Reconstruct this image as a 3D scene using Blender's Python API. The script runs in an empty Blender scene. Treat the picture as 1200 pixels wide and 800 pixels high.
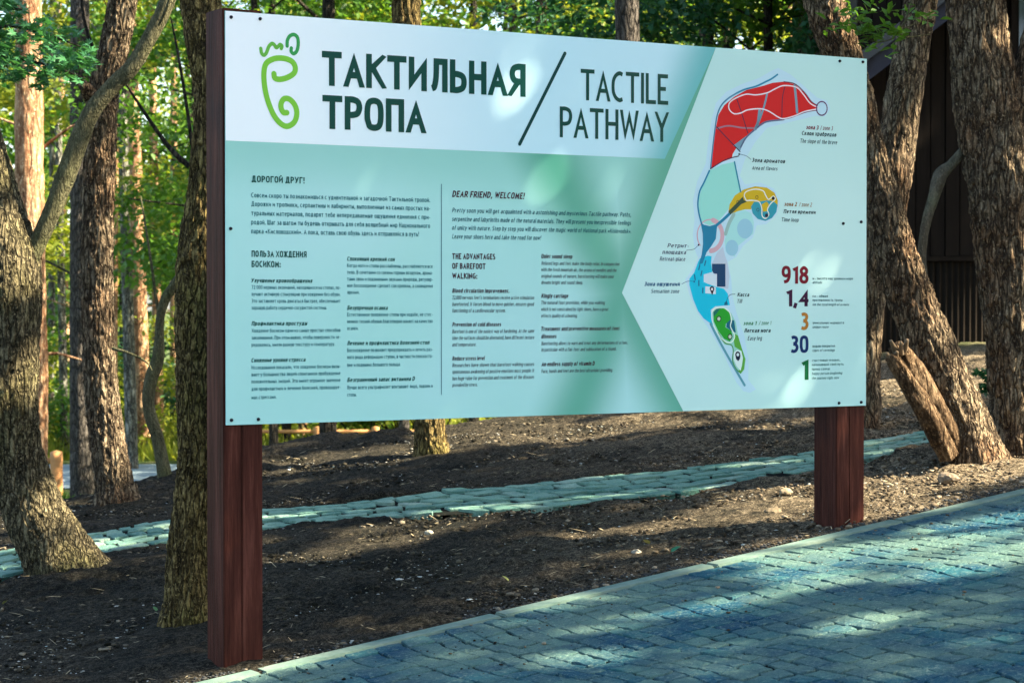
import bpy, bmesh, math, random
import numpy as np
from mathutils import Vector, Matrix, Quaternion

SC = bpy.context.scene
COL = SC.collection
R = math.radians
random.seed(4)
RNG = np.random.default_rng(7)

# ------------------------------------------------------------------ camera
CAM_Z = 1.33
FPX = 2550.0                      # focal length in pixels of a 1200 px wide picture
PITCH = math.atan(43.0 / FPX)     # looking slightly down
cam_d = bpy.data.cameras.new("camera")
cam = bpy.data.objects.new("camera", cam_d)
COL.objects.link(cam)
cam.location = (0, 0, CAM_Z)
cam.rotation_euler = (R(90) - PITCH, 0, 0)
cam_d.sensor_width = 36.0
cam_d.lens = 36.0 * FPX / 1200.0
cam_d.clip_start = 0.1
cam_d.clip_end = 2000
cam_d.dof.use_dof = True
cam_d.dof.focus_distance = 8.8
cam_d.dof.aperture_fstop = 7.5
SC.camera = cam
SC.render.resolution_x = 1024
SC.render.resolution_y = 682

# ------------------------------------------------------------------ light
SUN_EL = R(39)
SUN_H = Vector((0.985, -0.17)).normalized()          # horizontal direction towards the sun
SUN = Vector((SUN_H.x * math.cos(SUN_EL), SUN_H.y * math.cos(SUN_EL), math.sin(SUN_EL)))
w = bpy.data.worlds.new("World")
SC.world = w
w.use_nodes = True
nt = w.node_tree
bg = nt.nodes["Background"]
sky = nt.nodes.new("ShaderNodeTexSky")
sky.sky_type = 'NISHITA'
sky.sun_disc = False
sky.sun_elevation = SUN_EL
sky.sun_rotation = math.atan2(SUN_H.x, SUN_H.y)
sky.air_density = 1.0
sky.dust_density = 1.5
nt.links.new(sky.outputs[0], bg.inputs[0])
bg.inputs[1].default_value = 0.085
ld = bpy.data.lights.new("sun", 'SUN')
ld.energy = 5.0
ld.angle = R(0.55)
ld.color = (1.0, 0.87, 0.66)
sun = bpy.data.objects.new("sun", ld)
COL.objects.link(sun)
sun.rotation_euler = SUN.to_track_quat('Z', 'Y').to_euler()
sun.location = (8, -2, 12)
SC.view_settings.view_transform = 'Standard'
SC.view_settings.look = 'None'
SC.view_settings.exposure = 2.6
SC.view_settings.gamma = 1
SC.cycles.max_bounces = 6
SC.cycles.transparent_max_bounces = 8
SC.cycles.diffuse_bounces = 3
SC.cycles.glossy_bounces = 2
SC.cycles.transmission_bounces = 3
SC.cycles.caustics_reflective = False
SC.cycles.caustics_refractive = False

# ------------------------------------------------------------------ survey of the place
cp, sp = math.cos(PITCH), math.sin(PITCH)


def ray(px, py):
    x = (px - 600) / FPX
    y = -(py - 400) / FPX
    return Vector((x, cp + y * sp, -sp + y * cp))


SLOPE = 0.13
TH = R(30.9)                                         # the sign recedes to the right by this angle
UX, UY = math.cos(TH), math.sin(TH)
BX, BY = -1.041, 7.9                                 # left end of the sign


def plane_z(X, Y):
    return SLOPE * ((X - BX) * UX + (Y - BY) * UY)


def uv(X, Y):
    return ((X - BX) * UX + (Y - BY) * UY, -(X - BX) * UY + (Y - BY) * UX)


def xy(u, v):
    return (BX + u * UX - v * UY, BY + u * UY + v * UX)


def gpt(px, py):
    """where a line of sight meets the sloping bank"""
    d = ray(px, py)
    t = (plane_z(0, 0) - CAM_Z) / (d.z - (plane_z(d.x, d.y) - plane_z(0, 0)))
    return Vector((d.x * t, d.y * t, CAM_Z + d.z * t))


def at(px, py, Y):
    d = ray(px, py)
    t = Y / d.y
    return Vector((d.x * t, Y, CAM_Z + d.z * t))


# ------------------------------------------------------------------ noise
def _hash(i, j, k, seed):
    h = (i * 374761393 + j * 668265263 + k * 2147483647 + seed * 1274126177) & 0xffffffff
    h = ((h ^ (h >> 13)) * 1103515245) & 0xffffffff
    h = ((h ^ (h >> 16)) * 2654435761) & 0xffffffff
    return ((h ^ (h >> 15)) & 0xffffff).astype(np.float64) / 8388607.5 - 1.0


def noise(P, seed=0):
    P = np.asarray(P, float)
    F = np.floor(P).astype(np.int64)
    f = P - F
    f = f * f * (3 - 2 * f)
    out = 0
    for a in (0, 1):
        wa = f[:, 0] if a else 1 - f[:, 0]
        for b in (0, 1):
            wb = f[:, 1] if b else 1 - f[:, 1]
            for c in (0, 1):
                wc = f[:, 2] if c else 1 - f[:, 2]
                out = out + wa * wb * wc * _hash(F[:, 0] + a, F[:, 1] + b, F[:, 2] + c, seed)
    return out


def sstep(a, b, x):
    t = np.clip((x - a) / (b - a), 0, 1)
    return t * t * (3 - 2 * t)


# ------------------------------------------------------------------ materials
class NT:
    def __init__(s, name):
        s.m = bpy.data.materials.new(name)
        s.m.use_nodes = True
        s.t = s.m.node_tree
        s.t.nodes.clear()
        s.out = s.n('ShaderNodeOutputMaterial')
        s.co = s.n('ShaderNodeTexCoord')

    def n(s, typ, **kw):
        nd = s.t.nodes.new(typ)
        for k, v in kw.items():
            setattr(nd, k, v)
        return nd

    def l(s, a, b):
        s.t.links.new(a, b)

    def val(s, sock, v):
        if isinstance(v, bpy.types.NodeSocket):
            s.l(v, sock)
        else:
            if isinstance(v, (tuple, list)) and len(v) == 3 and sock.type == 'RGBA':
                v = (*v, 1)
            sock.default_value = v

    def map(s, scale=(1, 1, 1), src='Object', rot=(0, 0, 0)):
        mp = s.n('ShaderNodeMapping')
        mp.inputs['Scale'].default_value = scale
        mp.inputs['Rotation'].default_value = rot
        s.l(s.co.outputs[src], mp.inputs[0])
        return mp.outputs[0]

    def noise(s, scale=5, detail=4, rough=.6, vec=None, dist=0.0):
        nd = s.n('ShaderNodeTexNoise')
        nd.inputs['Scale'].default_value = scale
        nd.inputs['Detail'].default_value = detail
        nd.inputs['Roughness'].default_value = rough
        nd.inputs['Distortion'].default_value = dist
        s.l(vec if vec is not None else s.co.outputs['Object'], nd.inputs['Vector'])
        return nd.outputs[0]

    def ramp(s, fac, stops):
        r = s.n('ShaderNodeValToRGB')
        e = r.color_ramp.elements
        while len(e) < len(stops):
            e.new(0.5)
        for el, (p, c) in zip(e, stops):
            el.position = p
            el.color = (*c, 1)
        s.l(fac, r.inputs[0])
        return r.outputs[0]

    def mix(s, fac, a, b, mode='MIX'):
        m = s.n('ShaderNodeMix', data_type='RGBA', blend_type=mode)
        s.val(m.inputs[0], fac)
        s.val(m.inputs[6], a)
        s.val(m.inputs[7], b)
        return m.outputs[2]

    def math(s, op, a, b=0.0, clamp=False):
        m = s.n('ShaderNodeMath', operation=op, use_clamp=clamp)
        s.val(m.inputs[0], a)
        s.val(m.inputs[1], b)
        return m.outputs[0]

    def bump(s, h, strength=.5, dist=.01):
        b = s.n('ShaderNodeBump')
        b.inputs['Strength'].default_value = strength
        b.inputs['Distance'].default_value = dist
        s.l(h, b.inputs['Height'])
        return b.outputs[0]

    def pbr(s, col, rough=.8, normal=None, spec=.5, coat=0.0, coat_rough=.1):
        p = s.n('ShaderNodeBsdfPrincipled')
        s.val(p.inputs['Base Color'], col)
        s.val(p.inputs['Roughness'], rough)
        p.inputs['Specular IOR Level'].default_value = spec
        p.inputs['Coat Weight'].default_value = coat
        p.inputs['Coat Roughness'].default_value = coat_rough
        if normal is not None:
            s.l(normal, p.inputs['Normal'])
        s.l(p.outputs[0], s.out.inputs[0])
        return p


def bark_mat(name, c0, c1, c2, moss=None, scale=1.0, crack=1.0):
    k = NT(name)
    mp = k.map((1, 1, .24))
    warp = k.n('ShaderNodeTexNoise')
    warp.inputs['Scale'].default_value = 18 * scale
    warp.inputs['Detail'].default_value = 3
    k.l(mp, warp.inputs['Vector'])
    wv = k.n('ShaderNodeVectorMath', operation='MULTIPLY_ADD')
    k.l(warp.outputs['Color'], wv.inputs[0])
    wv.inputs[1].default_value = (.05 / scale,) * 3
    k.l(mp, wv.inputs[2])
    vo = k.n('ShaderNodeTexVoronoi', feature='DISTANCE_TO_EDGE')
    vo.inputs['Scale'].default_value = 38 * scale
    k.l(wv.outputs[0], vo.inputs['Vector'])
    edge = k.ramp(vo.outputs['Distance'], [(.02, (0, 0, 0)), (.20, (1, 1, 1))])
    n1 = k.noise(26 * scale, 5, .7, mp, .4)
    n2 = k.noise(2.2 * scale, 3, .6)
    n3 = k.noise(130 * scale, 4, .8, k.map((1, 1, .5)))
    n4 = k.noise(5 * scale, 4, .65, k.map((1, 1, .5)))
    f = k.math('ADD', k.math('MULTIPLY', n1, .55), k.math('MULTIPLY', n3, .45))
    c = k.ramp(f, [(.40, c0), (.49, c1), (.58, c2)])
    c = k.mix(k.ramp(n4, [(.40, (0, 0, 0)), (.62, (.5, .5, .5))]), c, c1)
    if moss:
        mk = k.ramp(n2, [(.48, (0, 0, 0)), (.66, (1, 1, 1))])
        c = k.mix(k.math('MULTIPLY', mk, .6), c, k.ramp(f, [(.42, tuple(x * .3 for x in moss)), (.58, tuple(x * 1.7 for x in moss))]))
    c = k.mix(k.math('MULTIPLY', k.math('SUBTRACT', 1.0, edge), .85 * crack), c, tuple(x * .6 for x in c0))
    sp_ = k.ramp(n3, [(.58, (0, 0, 0)), (.66, (1, 1, 1))])
    c = k.mix(k.math('MULTIPLY', sp_, .6), c, tuple(min(1, x * 1.9) for x in c2))
    h = k.math('ADD', k.math('ADD', k.math('MULTIPLY', n3, .5), k.math('MULTIPLY', n1, 1.0)), k.math('MULTIPLY', edge, .9 * crack))
    k.pbr(c, .9, k.bump(h, 1.0, .022), .12)
    return k.m


def leaf_mat(name, cols, trans=.38, gloss=.42):
    k = NT(name)
    g = k.n('ShaderNodeNewGeometry')
    c = k.ramp(g.outputs['Random Per Island'], [(i / max(1, len(cols) - 1), x) for i, x in enumerate(cols)])
    big = k.noise(.9, 2, .5)
    c = k.mix(k.math('MULTIPLY', big, .7), c, cols[-1])
    p = k.n('ShaderNodeBsdfPrincipled')
    k.l(c, p.inputs['Base Color'])
    p.inputs['Roughness'].default_value = gloss
    p.inputs['Specular IOR Level'].default_value = .22
    t = k.n('ShaderNodeBsdfTranslucent')
    k.l(k.mix(1.0, c, (1.0, 1.0, .55), 'MULTIPLY'), t.inputs[0])
    hs = k.n('ShaderNodeHueSaturation')
    hs.inputs['Value'].default_value = 1.7
    k.l(k.mix(1.0, c, (1.0, 1.0, .5), 'MULTIPLY'), hs.inputs['Color'])
    k.l(hs.outputs[0], t.inputs[0])
    mx = k.n('ShaderNodeMixShader')
    mx.inputs[0].default_value = trans
    k.l(p.outputs[0], mx.inputs[1])
    k.l(t.outputs[0], mx.inputs[2])
    k.l(mx.outputs[0], k.out.inputs[0])
    return k.m


def plain(name, col, rough=.6, spec=.5, var=.15, nscale=12, bump=.15):
    k = NT(name)
    n = k.noise(nscale, 5, .6)
    c = k.ramp(n, [(.3, tuple(x * (1 - var) for x in col)), (.7, tuple(min(1, x * (1 + var)) for x in col))])
    k.pbr(c, rough, k.bump(n, bump, .004), spec)
    return k.m


M = {}
M['bark_oak'] = bark_mat('bark_oak', (.028, .024, .013), (.13, .108, .058), (.34, .28, .16), (.085, .085, .022), 1.1)
M['bark_mossy'] = bark_mat('bark_mossy', (.034, .024, .010), (.16, .115, .040), (.40, .30, .12), (.12, .11, .02), 1.2)
M['bark_brown'] = bark_mat('bark_brown', (.033, .023, .015), (.155, .112, .068), (.38, .30, .19), (.15, .065, .025), .9)
M['bark_limb'] = bark_mat('bark_limb', (.05, .05, .028), (.11, .105, .055), (.20, .18, .10), (.08, .09, .03), 1.4, .35)
M['bark_smooth'] = bark_mat('bark_smooth', (.07, .062, .042), (.12, .105, .072), (.19, .165, .12), (.12, .13, .07), 1.2, .12)
M['bark_pine'] = bark_mat('bark_pine', (.09, .04, .02), (.33, .17, .085), (.62, .42, .24), (.16, .09, .05), .35, .5)
M['bark_grey'] = bark_mat('bark_grey', (.03, .027, .024), (.085, .075, .06), (.15, .13, .11), None, .8)
M['bark_birch'] = bark_mat('bark_birch', (.04, .04, .035), (.14, .14, .11), (.38, .37, .30), None, .5)
M['bark_dark'] = bark_mat('bark_dark', (.012, .011, .01), (.04, .034, .025), (.08, .068, .05), None, .8)
M['leaf_green'] = leaf_mat('leaf_green', [(.018, .070, .010), (.045, .125, .016), (.095, .185, .022)])
M['leaf_deep'] = leaf_mat('leaf_deep', [(.012, .055, .022), (.02, .085, .035), (.035, .11, .045)], .3)
M['leaf_yellow'] = leaf_mat('leaf_yellow', [(.07, .13, .012), (.14, .19, .02), (.24, .25, .035)], .42)
M['leaf_maple'] = leaf_mat('leaf_maple', [(.015, .07, .028), (.03, .12, .04), (.05, .16, .06)], .25, .3)
M['leaf_shade'] = leaf_mat('leaf_shade', [(.03, .08, .03), (.05, .12, .04)], .2)
M['wood_cut'] = plain('wood_cut', (.15, .105, .06), .8, .3)
M['fence_wood'] = plain('fence_wood', (.50, .24, .09), .7, .3)


# ------------------------------------------------------------------ object helpers
def link(name, me, mat=None, parent=None, loc=None):
    o = bpy.data.objects.new(name, me)
    COL.objects.link(o)
    if mat is not None and me is not None and len(me.materials) == 0:
        me.materials.append(mat)
    if parent is not None:
        o.parent = parent
    if loc is not None:
        o.location = loc
    return o


def tag(o, label=None, cat=None, group=None, kind=None):
    if label:
        o['label'] = label
    if cat:
        o['category'] = cat
    if group:
        o['group'] = group
    if kind:
        o['kind'] = kind
    return o


def thing(name, label, cat, loc, rotz=0.0, group=None):
    o = bpy.data.objects.new(name, None)
    COL.objects.link(o)
    o.location = loc
    o.rotation_euler = (0, 0, rotz)
    o.empty_display_size = .2
    return tag(o, label, cat, group)


def np_mesh(name, V, Q, smooth=False):
    """mesh from vertex array and (n,k) face array of equal-sided faces"""
    V = np.ascontiguousarray(V, dtype=np.float32)
    Q = np.ascontiguousarray(Q, dtype=np.int32)
    me = bpy.data.meshes.new(name)
    n, k = Q.shape
    me.vertices.add(len(V))
    me.vertices.foreach_set('co', V.ravel())
    me.loops.add(n * k)
    me.loops.foreach_set('vertex_index', Q.ravel())
    me.polygons.add(n)
    me.polygons.foreach_set('loop_start', np.arange(0, n * k, k, dtype=np.int32))
    me.polygons.foreach_set('loop_total', np.full(n, k, dtype=np.int32))
    if smooth:
        me.polygons.foreach_set('use_smooth', np.ones(n, dtype=bool))
    me.update(calc_edges=True)
    return me


def box_mesh(name, x0, x1, y0, y1, z0, z1, bevel=0.0):
    bm = bmesh.new()
    bmesh.ops.create_cube(bm, size=1)
    for v in bm.verts:
        v.co = Vector(((x0 + x1) / 2 + v.co.x * (x1 - x0), (y0 + y1) / 2 + v.co.y * (y1 - y0), (z0 + z1) / 2 + v.co.z * (z1 - z0)))
    if bevel:
        bmesh.ops.bevel(bm, geom=bm.edges[:], offset=bevel, segments=2, affect='EDGES')
    me = bpy.data.meshes.new(name)
    bm.to_mesh(me)
    bm.free()
    return me


# ------------------------------------------------------------------ ground
PAV_V = -0.186                       # outer (camera) side of the kerb in v
KERB_W = 0.088

UP = [(-60, 661), (0, 648), (97, 627), (197, 610), (310, 598), (400, 592), (493, 577), (600, 570), (683, 562), (797, 550), (954, 530), (1012, 518), (1096, 503), (1180, 490), (1260, 476)]
LO = [(-60, 695), (0, 679), (113, 652), (193, 636), (310, 622), (400, 611), (533, 603), (657, 596), (700, 589), (800, 580), (950, 553), (1012, 541), (1100, 520), (1180, 506), (1260, 494)]
up_uv = np.array([uv(*gpt(*p)[:2]) for p in UP])
lo_uv = np.array([uv(*gpt(*p)[:2]) for p in LO])


def path_edges(u):
    return np.interp(u, lo_uv[:, 0], lo_uv[:, 1]), np.interp(u, up_uv[:, 0], up_uv[:, 1])


print('path lo', np.round(lo_uv, 2).tolist())
print('path up', np.round(up_uv, 2).tolist())


def ground_np(X, Y):
    X = np.asarray(X, float)
    Y = np.asarray(Y, float)
    h = SLOPE * ((X - BX) * UX + (Y - BY) * UY)
    a = np.abs(h)
    h = np.where(a < 1.3, h, np.sign(h) * (1.3 + .5 * np.tanh((a - 1.3) / .5)))
    Yc = 14.2 - 1.7 * sstep(-1.5, -2.8, X)
    low = -.95 + 1.75 * sstep(.3, 3.0, X)
    k = sstep(0, 6.5, Y - Yc)
    k2 = sstep(0, 6.5, Y - Yc + .0) 
    h = h * (1 - k) + low * k2
    return h


def ground(X, Y):
    return float(ground_np(np.array([X]), np.array([Y]))[0])


def build_terrain():
    def axis(a, b, step, far, g):
        core = list(np.arange(a, b, step))
        lo_, hi_ = [], []
        x, s = a, step
        while x > -far:
            s *= g
            x -= s
            lo_.append(x)
        x, s = core[-1], step
        while x < far:
            s *= g
            x += s
            hi_.append(x)
        return np.array(lo_[::-1] + core + hi_)
    xs = axis(-3.4, 3.9, .0185, 500, 1.09)
    ys = axis(7.1, 14.9, .021, 700, 1.09)
    nx, ny = len(xs), len(ys)
    X, Y = np.meshgrid(xs, ys)
    X = X.ravel()
    Y = Y.ravel()
    h = ground_np(X, Y)
    U, Vv = uv(X, Y)
    near = sstep(-6, -3, X) * (1 - sstep(5, 9, X)) * sstep(5.5, 7, Y) * (1 - sstep(16, 22, Y))
    P = np.stack([X, Y, np.zeros_like(X)], 1)
    d = .030 * noise(P * 2.3, 1) + .020 * noise(P * 6.5, 2)
    c1 = noise(P * 17, 3)
    d += .010 * c1 + .009 * np.abs(noise(P * 34, 4)) + .005 * noise(P * 60, 5)
    rug = sstep(-.3, .5, noise(P * 1.1, 9))
    d *= .6 + .6 * rug
    # dug flat where the pavement and path are
    lo, up_ = path_edges(U)
    wob = .05 * noise(P * 3.1, 12) + .02 * noise(P * 11, 13)
    inpath = sstep(0.0, .05, Vv - lo + wob) * sstep(0.0, .05, up_ - Vv + wob)
    inpav = 1 - sstep(PAV_V - .02, PAV_V + .035, Vv)
    nearedge = 1 - sstep(PAV_V + .03, PAV_V + .25, Vv)
    d = d * (1 - .6 * nearedge)
    h2 = h + d * near + .004 - .012 * nearedge
    h2 = h2 * (1 - inpath) + (h - .05) * inpath
    h2 = h2 * (1 - inpav) + (h - .07) * inpav
    V = np.stack([X, Y, h2], 1)
    i = np.arange((ny - 1) * (nx - 1))
    r, c = i // (nx - 1), i % (nx - 1)
    a = r * nx + c
    Q = np.stack([a, a + 1, a + nx + 1, a + nx], 1)
    me = np_mesh('ground', V, Q, True)
    k = NT('soil')
    n1 = k.noise(1.3, 4, .6)
    n2 = k.math('ADD', k.math('MULTIPLY', k.noise(40, 6, .8), .5), k.math('MULTIPLY', k.noise(130, 4, .8), .5))
    n3 = k.noise(9, 5, .7)
    n4 = k.noise(190, 3, .75)
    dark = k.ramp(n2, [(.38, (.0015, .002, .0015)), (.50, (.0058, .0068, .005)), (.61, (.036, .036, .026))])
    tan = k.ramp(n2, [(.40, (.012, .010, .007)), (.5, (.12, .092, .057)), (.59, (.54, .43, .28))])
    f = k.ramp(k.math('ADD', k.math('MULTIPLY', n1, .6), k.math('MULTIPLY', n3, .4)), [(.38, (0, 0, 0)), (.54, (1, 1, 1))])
    # sunlit tan painted into the soil colour, stronger towards the right
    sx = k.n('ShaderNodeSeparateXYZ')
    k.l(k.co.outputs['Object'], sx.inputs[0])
    sunned = k.n('ShaderNodeMapRange')
    k.l(sx.outputs[0], sunned.inputs[0])
    sunned.inputs[1].default_value = -.3
    sunned.inputs[2].default_value = 2.2
    sunned.inputs[3].default_value = .14
    sunned.inputs[4].default_value = .85
    soil = k.mix(k.math('MULTIPLY', f, sunned.outputs[0]), dark, tan)
    chips = k.ramp(n4, [(.655, (0, 0, 0)), (.69, (1, 1, 1))])
    soil = k.mix(k.math('MULTIPLY', chips, .5), soil, (.34, .32, .27))
    far = k.n('ShaderNodeMapRange')
    k.l(sx.outputs[1], far.inputs[0])
    far.inputs[1].default_value = 15.5
    far.inputs[2].default_value = 19
    litter = k.ramp(k.noise(2.2, 6, .7), [(.35, (.05, .07, .02)), (.5, (.06, .10, .025)), (.65, (.16, .13, .07))])
    col = k.mix(far.outputs[0], soil, litter)
    hgt = k.math('ADD', n2, k.math('MULTIPLY', n4, .5))
    k.pbr(col, .95, k.bump(hgt, 1.0, .014), .08)
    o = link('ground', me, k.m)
    tag(o, kind='structure')
    return o


build_terrain()


# stones of pavement and path --------------------------------------------------
def stone_mesh(name, corners, h, tilt, seed, top_z=0.0):
    """irregular split stone with chamfered rim; corners = 4 (x, y); origin at centre of top"""
    rr = random.Random(seed)
    cx = sum(c[0] for c in corners) / 4
    cy = sum(c[1] for c in corners) / 4
    pts = []
    for i in range(4):
        a, b = corners[i], corners[(i + 1) % 4]
        ex, ey = b[0] - a[0], b[1] - a[1]
        L = math.hypot(ex, ey) + 1e-6
        nx_, ny_ = ey / L, -ex / L
        # cut corner
        pts.append((a[0] + (cx - a[0]) * rr.uniform(.02, .10), a[1] + (cy - a[1]) * rr.uniform(.02, .10)))
        for t in (.33, .67):
            o = rr.uniform(-.055, .02) * min(L, .12)
            pts.append((a[0] + ex * (t + rr.uniform(-.08, .08)) + nx_ * o, a[1] + ey * t + ny_ * o))
    n = len(pts)
    tx, ty = tilt
    V = []
    for (x, y) in pts:
        V.append((x - cx, y - cy, -h))
    bz = .0025
    for (x, y) in pts:
        V.append((x - cx, y - cy, -bz + tx * (x - cx) + ty * (y - cy) + rr.uniform(-.0015, .001)))
    for (x, y) in pts:
        s = .965
        V.append(((x - cx) * s, (y - cy) * s, tx * (x - cx) + ty * (y - cy) + rr.uniform(-.002, .002)))
    V.append((rr.uniform(-.01, .01), rr.uniform(-.01, .01), rr.uniform(-.001, .004)))
    F = []
    for i in range(n):
        j = (i + 1) % n
        F.append((i, j, n + j, n + i))
        F.append((n + i, n + j, 2 * n + j, 2 * n + i))
        F.append((2 * n + i, 2 * n + j, 3 * n))
    me = bpy.data.meshes.new(name)
    me.from_pydata(V, [], F)
    me.update()
    return me, (cx, cy), V, F


def stone_mat(name, stops, patch):
    k = NT(name)
    oi = k.n('ShaderNodeObjectInfo')
    gi = k.n('ShaderNodeNewGeometry')
    rnd = k.math('FRACT', k.math('ADD', oi.outputs['Random'], gi.outputs['Random Per Island']))
    base = k.ramp(rnd, stops)
    vec = k.n('ShaderNodeVectorMath', operation='ADD')
    k.l(gi.outputs['Position'], vec.inputs[0])
    n1 = k.noise(7, 5, .65, gi.outputs['Position'])
    n2 = k.noise(60, 6, .7, gi.outputs['Position'])
    n0 = k.noise(1.6, 3, .6, gi.outputs['Position'])
    c = k.mix(k.ramp(n1, [(.42, (0, 0, 0)), (.60, (.55, .55, .55))]), base, patch[0])
    c = k.mix(k.ramp(n0, [(.44, (0, 0, 0)), (.60, (.75, .75, .75))]), c, patch[1])
    n5 = k.noise(170, 4, .8, gi.outputs['Position'])
    n6 = k.noise(16, 6, .8, gi.outputs['Position'], .6)
    c = k.mix(k.ramp(n2, [(.53, (0, 0, 0)), (.62, (.5, .5, .5))]), c, patch[2])
    c = k.mix(k.ramp(n6, [(.56, (0, 0, 0)), (.64, (.55, .55, .55))]), c, patch[1])
    c = k.mix(k.ramp(n5, [(.38, (.7, .7, .7)), (.50, (0, 0, 0))]), c, patch[0])
    k.pbr(c, .7, k.bump(k.math('ADD', k.math('ADD', k.math('MULTIPLY', n1, 1.0), n2), k.math('MULTIPLY', n6, .9)), 1.0, .012), .12)
    return k.m


M['paver'] = stone_mat('blue_paving_stone', [(0, (.008, .062, .10)), (.4, (.014, .090, .125)), (.75, (.024, .12, .135)), (.93, (.05, .155, .15)), (1, (.12, .22, .18))],
                       [(.004, .040, .085), (.13, .21, .155), (.24, .33, .27)])
M['path_stone'] = stone_mat('teal_path_stone', [(0, (.08, .19, .15)), (.4, (.15, .28, .215)), (.7, (.22, .35, .27)), (1, (.34, .42, .33))],
                            [(.05, .17, .14), (.22, .38, .28), (.34, .44, .34)])
k = NT('joint_filling')
gi_ = k.n('ShaderNodeNewGeometry')
cj = k.ramp(k.noise(7, 4, .7, gi_.outputs['Position']), [(.50, (.004, .005, .005)), (.60, (.03, .09, .085))])
k.pbr(cj, .95, k.bump(k.noise(120, 3, .7), .6, .004), .05)
M['bed'] = k.m
M['soil_bed'] = plain('path_bed_soil', (.007, .008, .006), .95, .05, .8, 9, .5)
M['kerb'] = None


def lay(root, cells, mat, name, limit, keyf):
    """cells: list of (corners world xy, tilt). Nearest `limit` become own parts, the rest one stuff part."""
    cells = sorted(cells, key=keyf)
    restV, restF = [], []
    for i, (cs, tilt, dz) in enumerate(cells):
        me, (cx, cy), V, F = stone_mesh(name, cs, .045, tilt, i * 7 + 3)
        z = ground(cx, cy) + dz
        if i < limit:
            o = link(name, me, mat, root, (cx, cy, z))
        else:
            bpy.data.meshes.remove(me)
            b = len(restV)
            restV += [(x + cx, y + cy, q + z) for x, y, q in V]
            restF += [tuple(b + t for t in f) for f in F]
    if restV:
        me = bpy.data.meshes.new(name)
        me.from_pydata(restV, [], restF)
        me.update()
        o = link(name, me, mat, root)
        o['kind'] = 'stuff'


def strip_mesh(name, pts_lo, pts_hi, dz):
    V, F = [], []
    for i, (a, b) in enumerate(zip(pts_lo, pts_hi)):
        for k in range(4):
            u = a[0] + (b[0] - a[0]) * k / 3
            v = a[1] + (b[1] - a[1]) * k / 3
            X, Y = xy(u, v)
            V.append((X, Y, ground(X, Y) + dz))
        if i:
            for k in range(3):
                q = (i - 1) * 4 + k
                F.append((q, q + 4, q + 5, q + 1))
    me = bpy.data.meshes.new(name)
    me.from_pydata(V, [], F)
    me.update()
    return me


def build_pavement():
    us = np.arange(-4.5, 9.0, .25)
    PW = 3.4
    v_in = PAV_V - .002
    bed = link('pavement', strip_mesh('pavement', [(u, v_in - PW) for u in us], [(u, v_in) for u in us], -.0055), M['bed'])
    tag(bed, kind='structure')
    rr = random.Random(11)
    cells = []
    # courses run square to the kerb
    u = -1.2
    cols = []
    while u < 5.2:
        wd = rr.uniform(.07, .115)
        cols.append((u, u + wd))
        u += wd
    g = .0035
    for (ua, ub) in cols:
        v = PAV_V - .004 - rr.uniform(0, .04)
        ph = rr.uniform(0, 9)
        first = True
        while v > PAV_V - 3.0:
            ln = rr.uniform(.08, .155)
            va = PAV_V - .006 if first else v
            vb = v - ln
            first = False
            um, vm = (ua + ub) / 2, (va + vb) / 2
            X, Y = xy(um, vm)
            px = 600 + FPX * X / Y
            py = 357 + FPX * (CAM_Z - plane_z(X, Y)) / Y
            if px < 1330 and py < 900 and px > 60:
                def wv(u_, v_):
                    return u_ + .022 * math.sin(v_ * 4.1 + u_ * 2.3) + .012 * math.sin(v_ * 11 + u_ * 5)
                gg = rr.choice((.0008, .0015, .003, .006, .011))
                gv_ = rr.choice((.0006, .001, .003, .006))
                t1, t2 = rr.uniform(-.012, .006), rr.uniform(-.012, .006)
                cs = [(ua + gg, va - gv_), (ua + gg * .3, vb + gv_), (ub - gg * .6, vb + gv_ + t1 * .3), (ub - gg * .2, va - gv_ + t2 * .3)]
                cs = [xy(wv(a, b), b) for a, b in cs]
                cells.append((cs, (rr.gauss(0, .014) + SLOPE * UX, rr.gauss(0, .014) + SLOPE * UY), .003 + rr.gauss(0, .0013)))
            v = vb
    lay(bed, cells, M['paver'], 'paving_stone', 300, lambda c: c[0][0][0] ** 2 * .3 + c[0][0][1] ** 2)
    print('pavers', len(cells))
    # kerb
    k = NT('kerb_concrete')
    n1 = k.noise(14, 6, .7)
    n2 = k.noise(2.5, 4, .6)
    c = k.ramp(n1, [(.3, (.08, .15, .12)), (.7, (.18, .25, .20))])
    c = k.mix(k.ramp(n2, [(.45, (0, 0, 0)), (.7, (.6, .6, .6))]), c, (.24, .28, .22))
    k.pbr(c, .85, k.bump(n1, .8, .006), .12)
    M['kerb'] = k.m
    kb = None
    u = -4.4
    first = True
    base = link('kerb', strip_mesh('kerb', [(q, PAV_V + .004) for q in us], [(q, PAV_V + KERB_W - .004) for q in us], -.03), M['bed'])
    tag(base, kind='structure')
    # first joint is beside the left post
    u = -5.0 + .06
    while u < 8.5:
        L = 1.0
        X, Y = xy(u + L / 2, PAV_V + KERB_W / 2)
        me = box_mesh('kerb_stone', -L / 2 + .003, L / 2 - .003, -KERB_W / 2, KERB_W / 2, -.12, .0, .006)
        o = link('kerb_stone', me, M['kerb'], base)
        o.location = (X, Y, ground(X, Y) + .007 + rr.uniform(-.001, .001))
        o.rotation_euler = (0, -math.atan(SLOPE), TH)
        u += L + .001


build_pavement()


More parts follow.
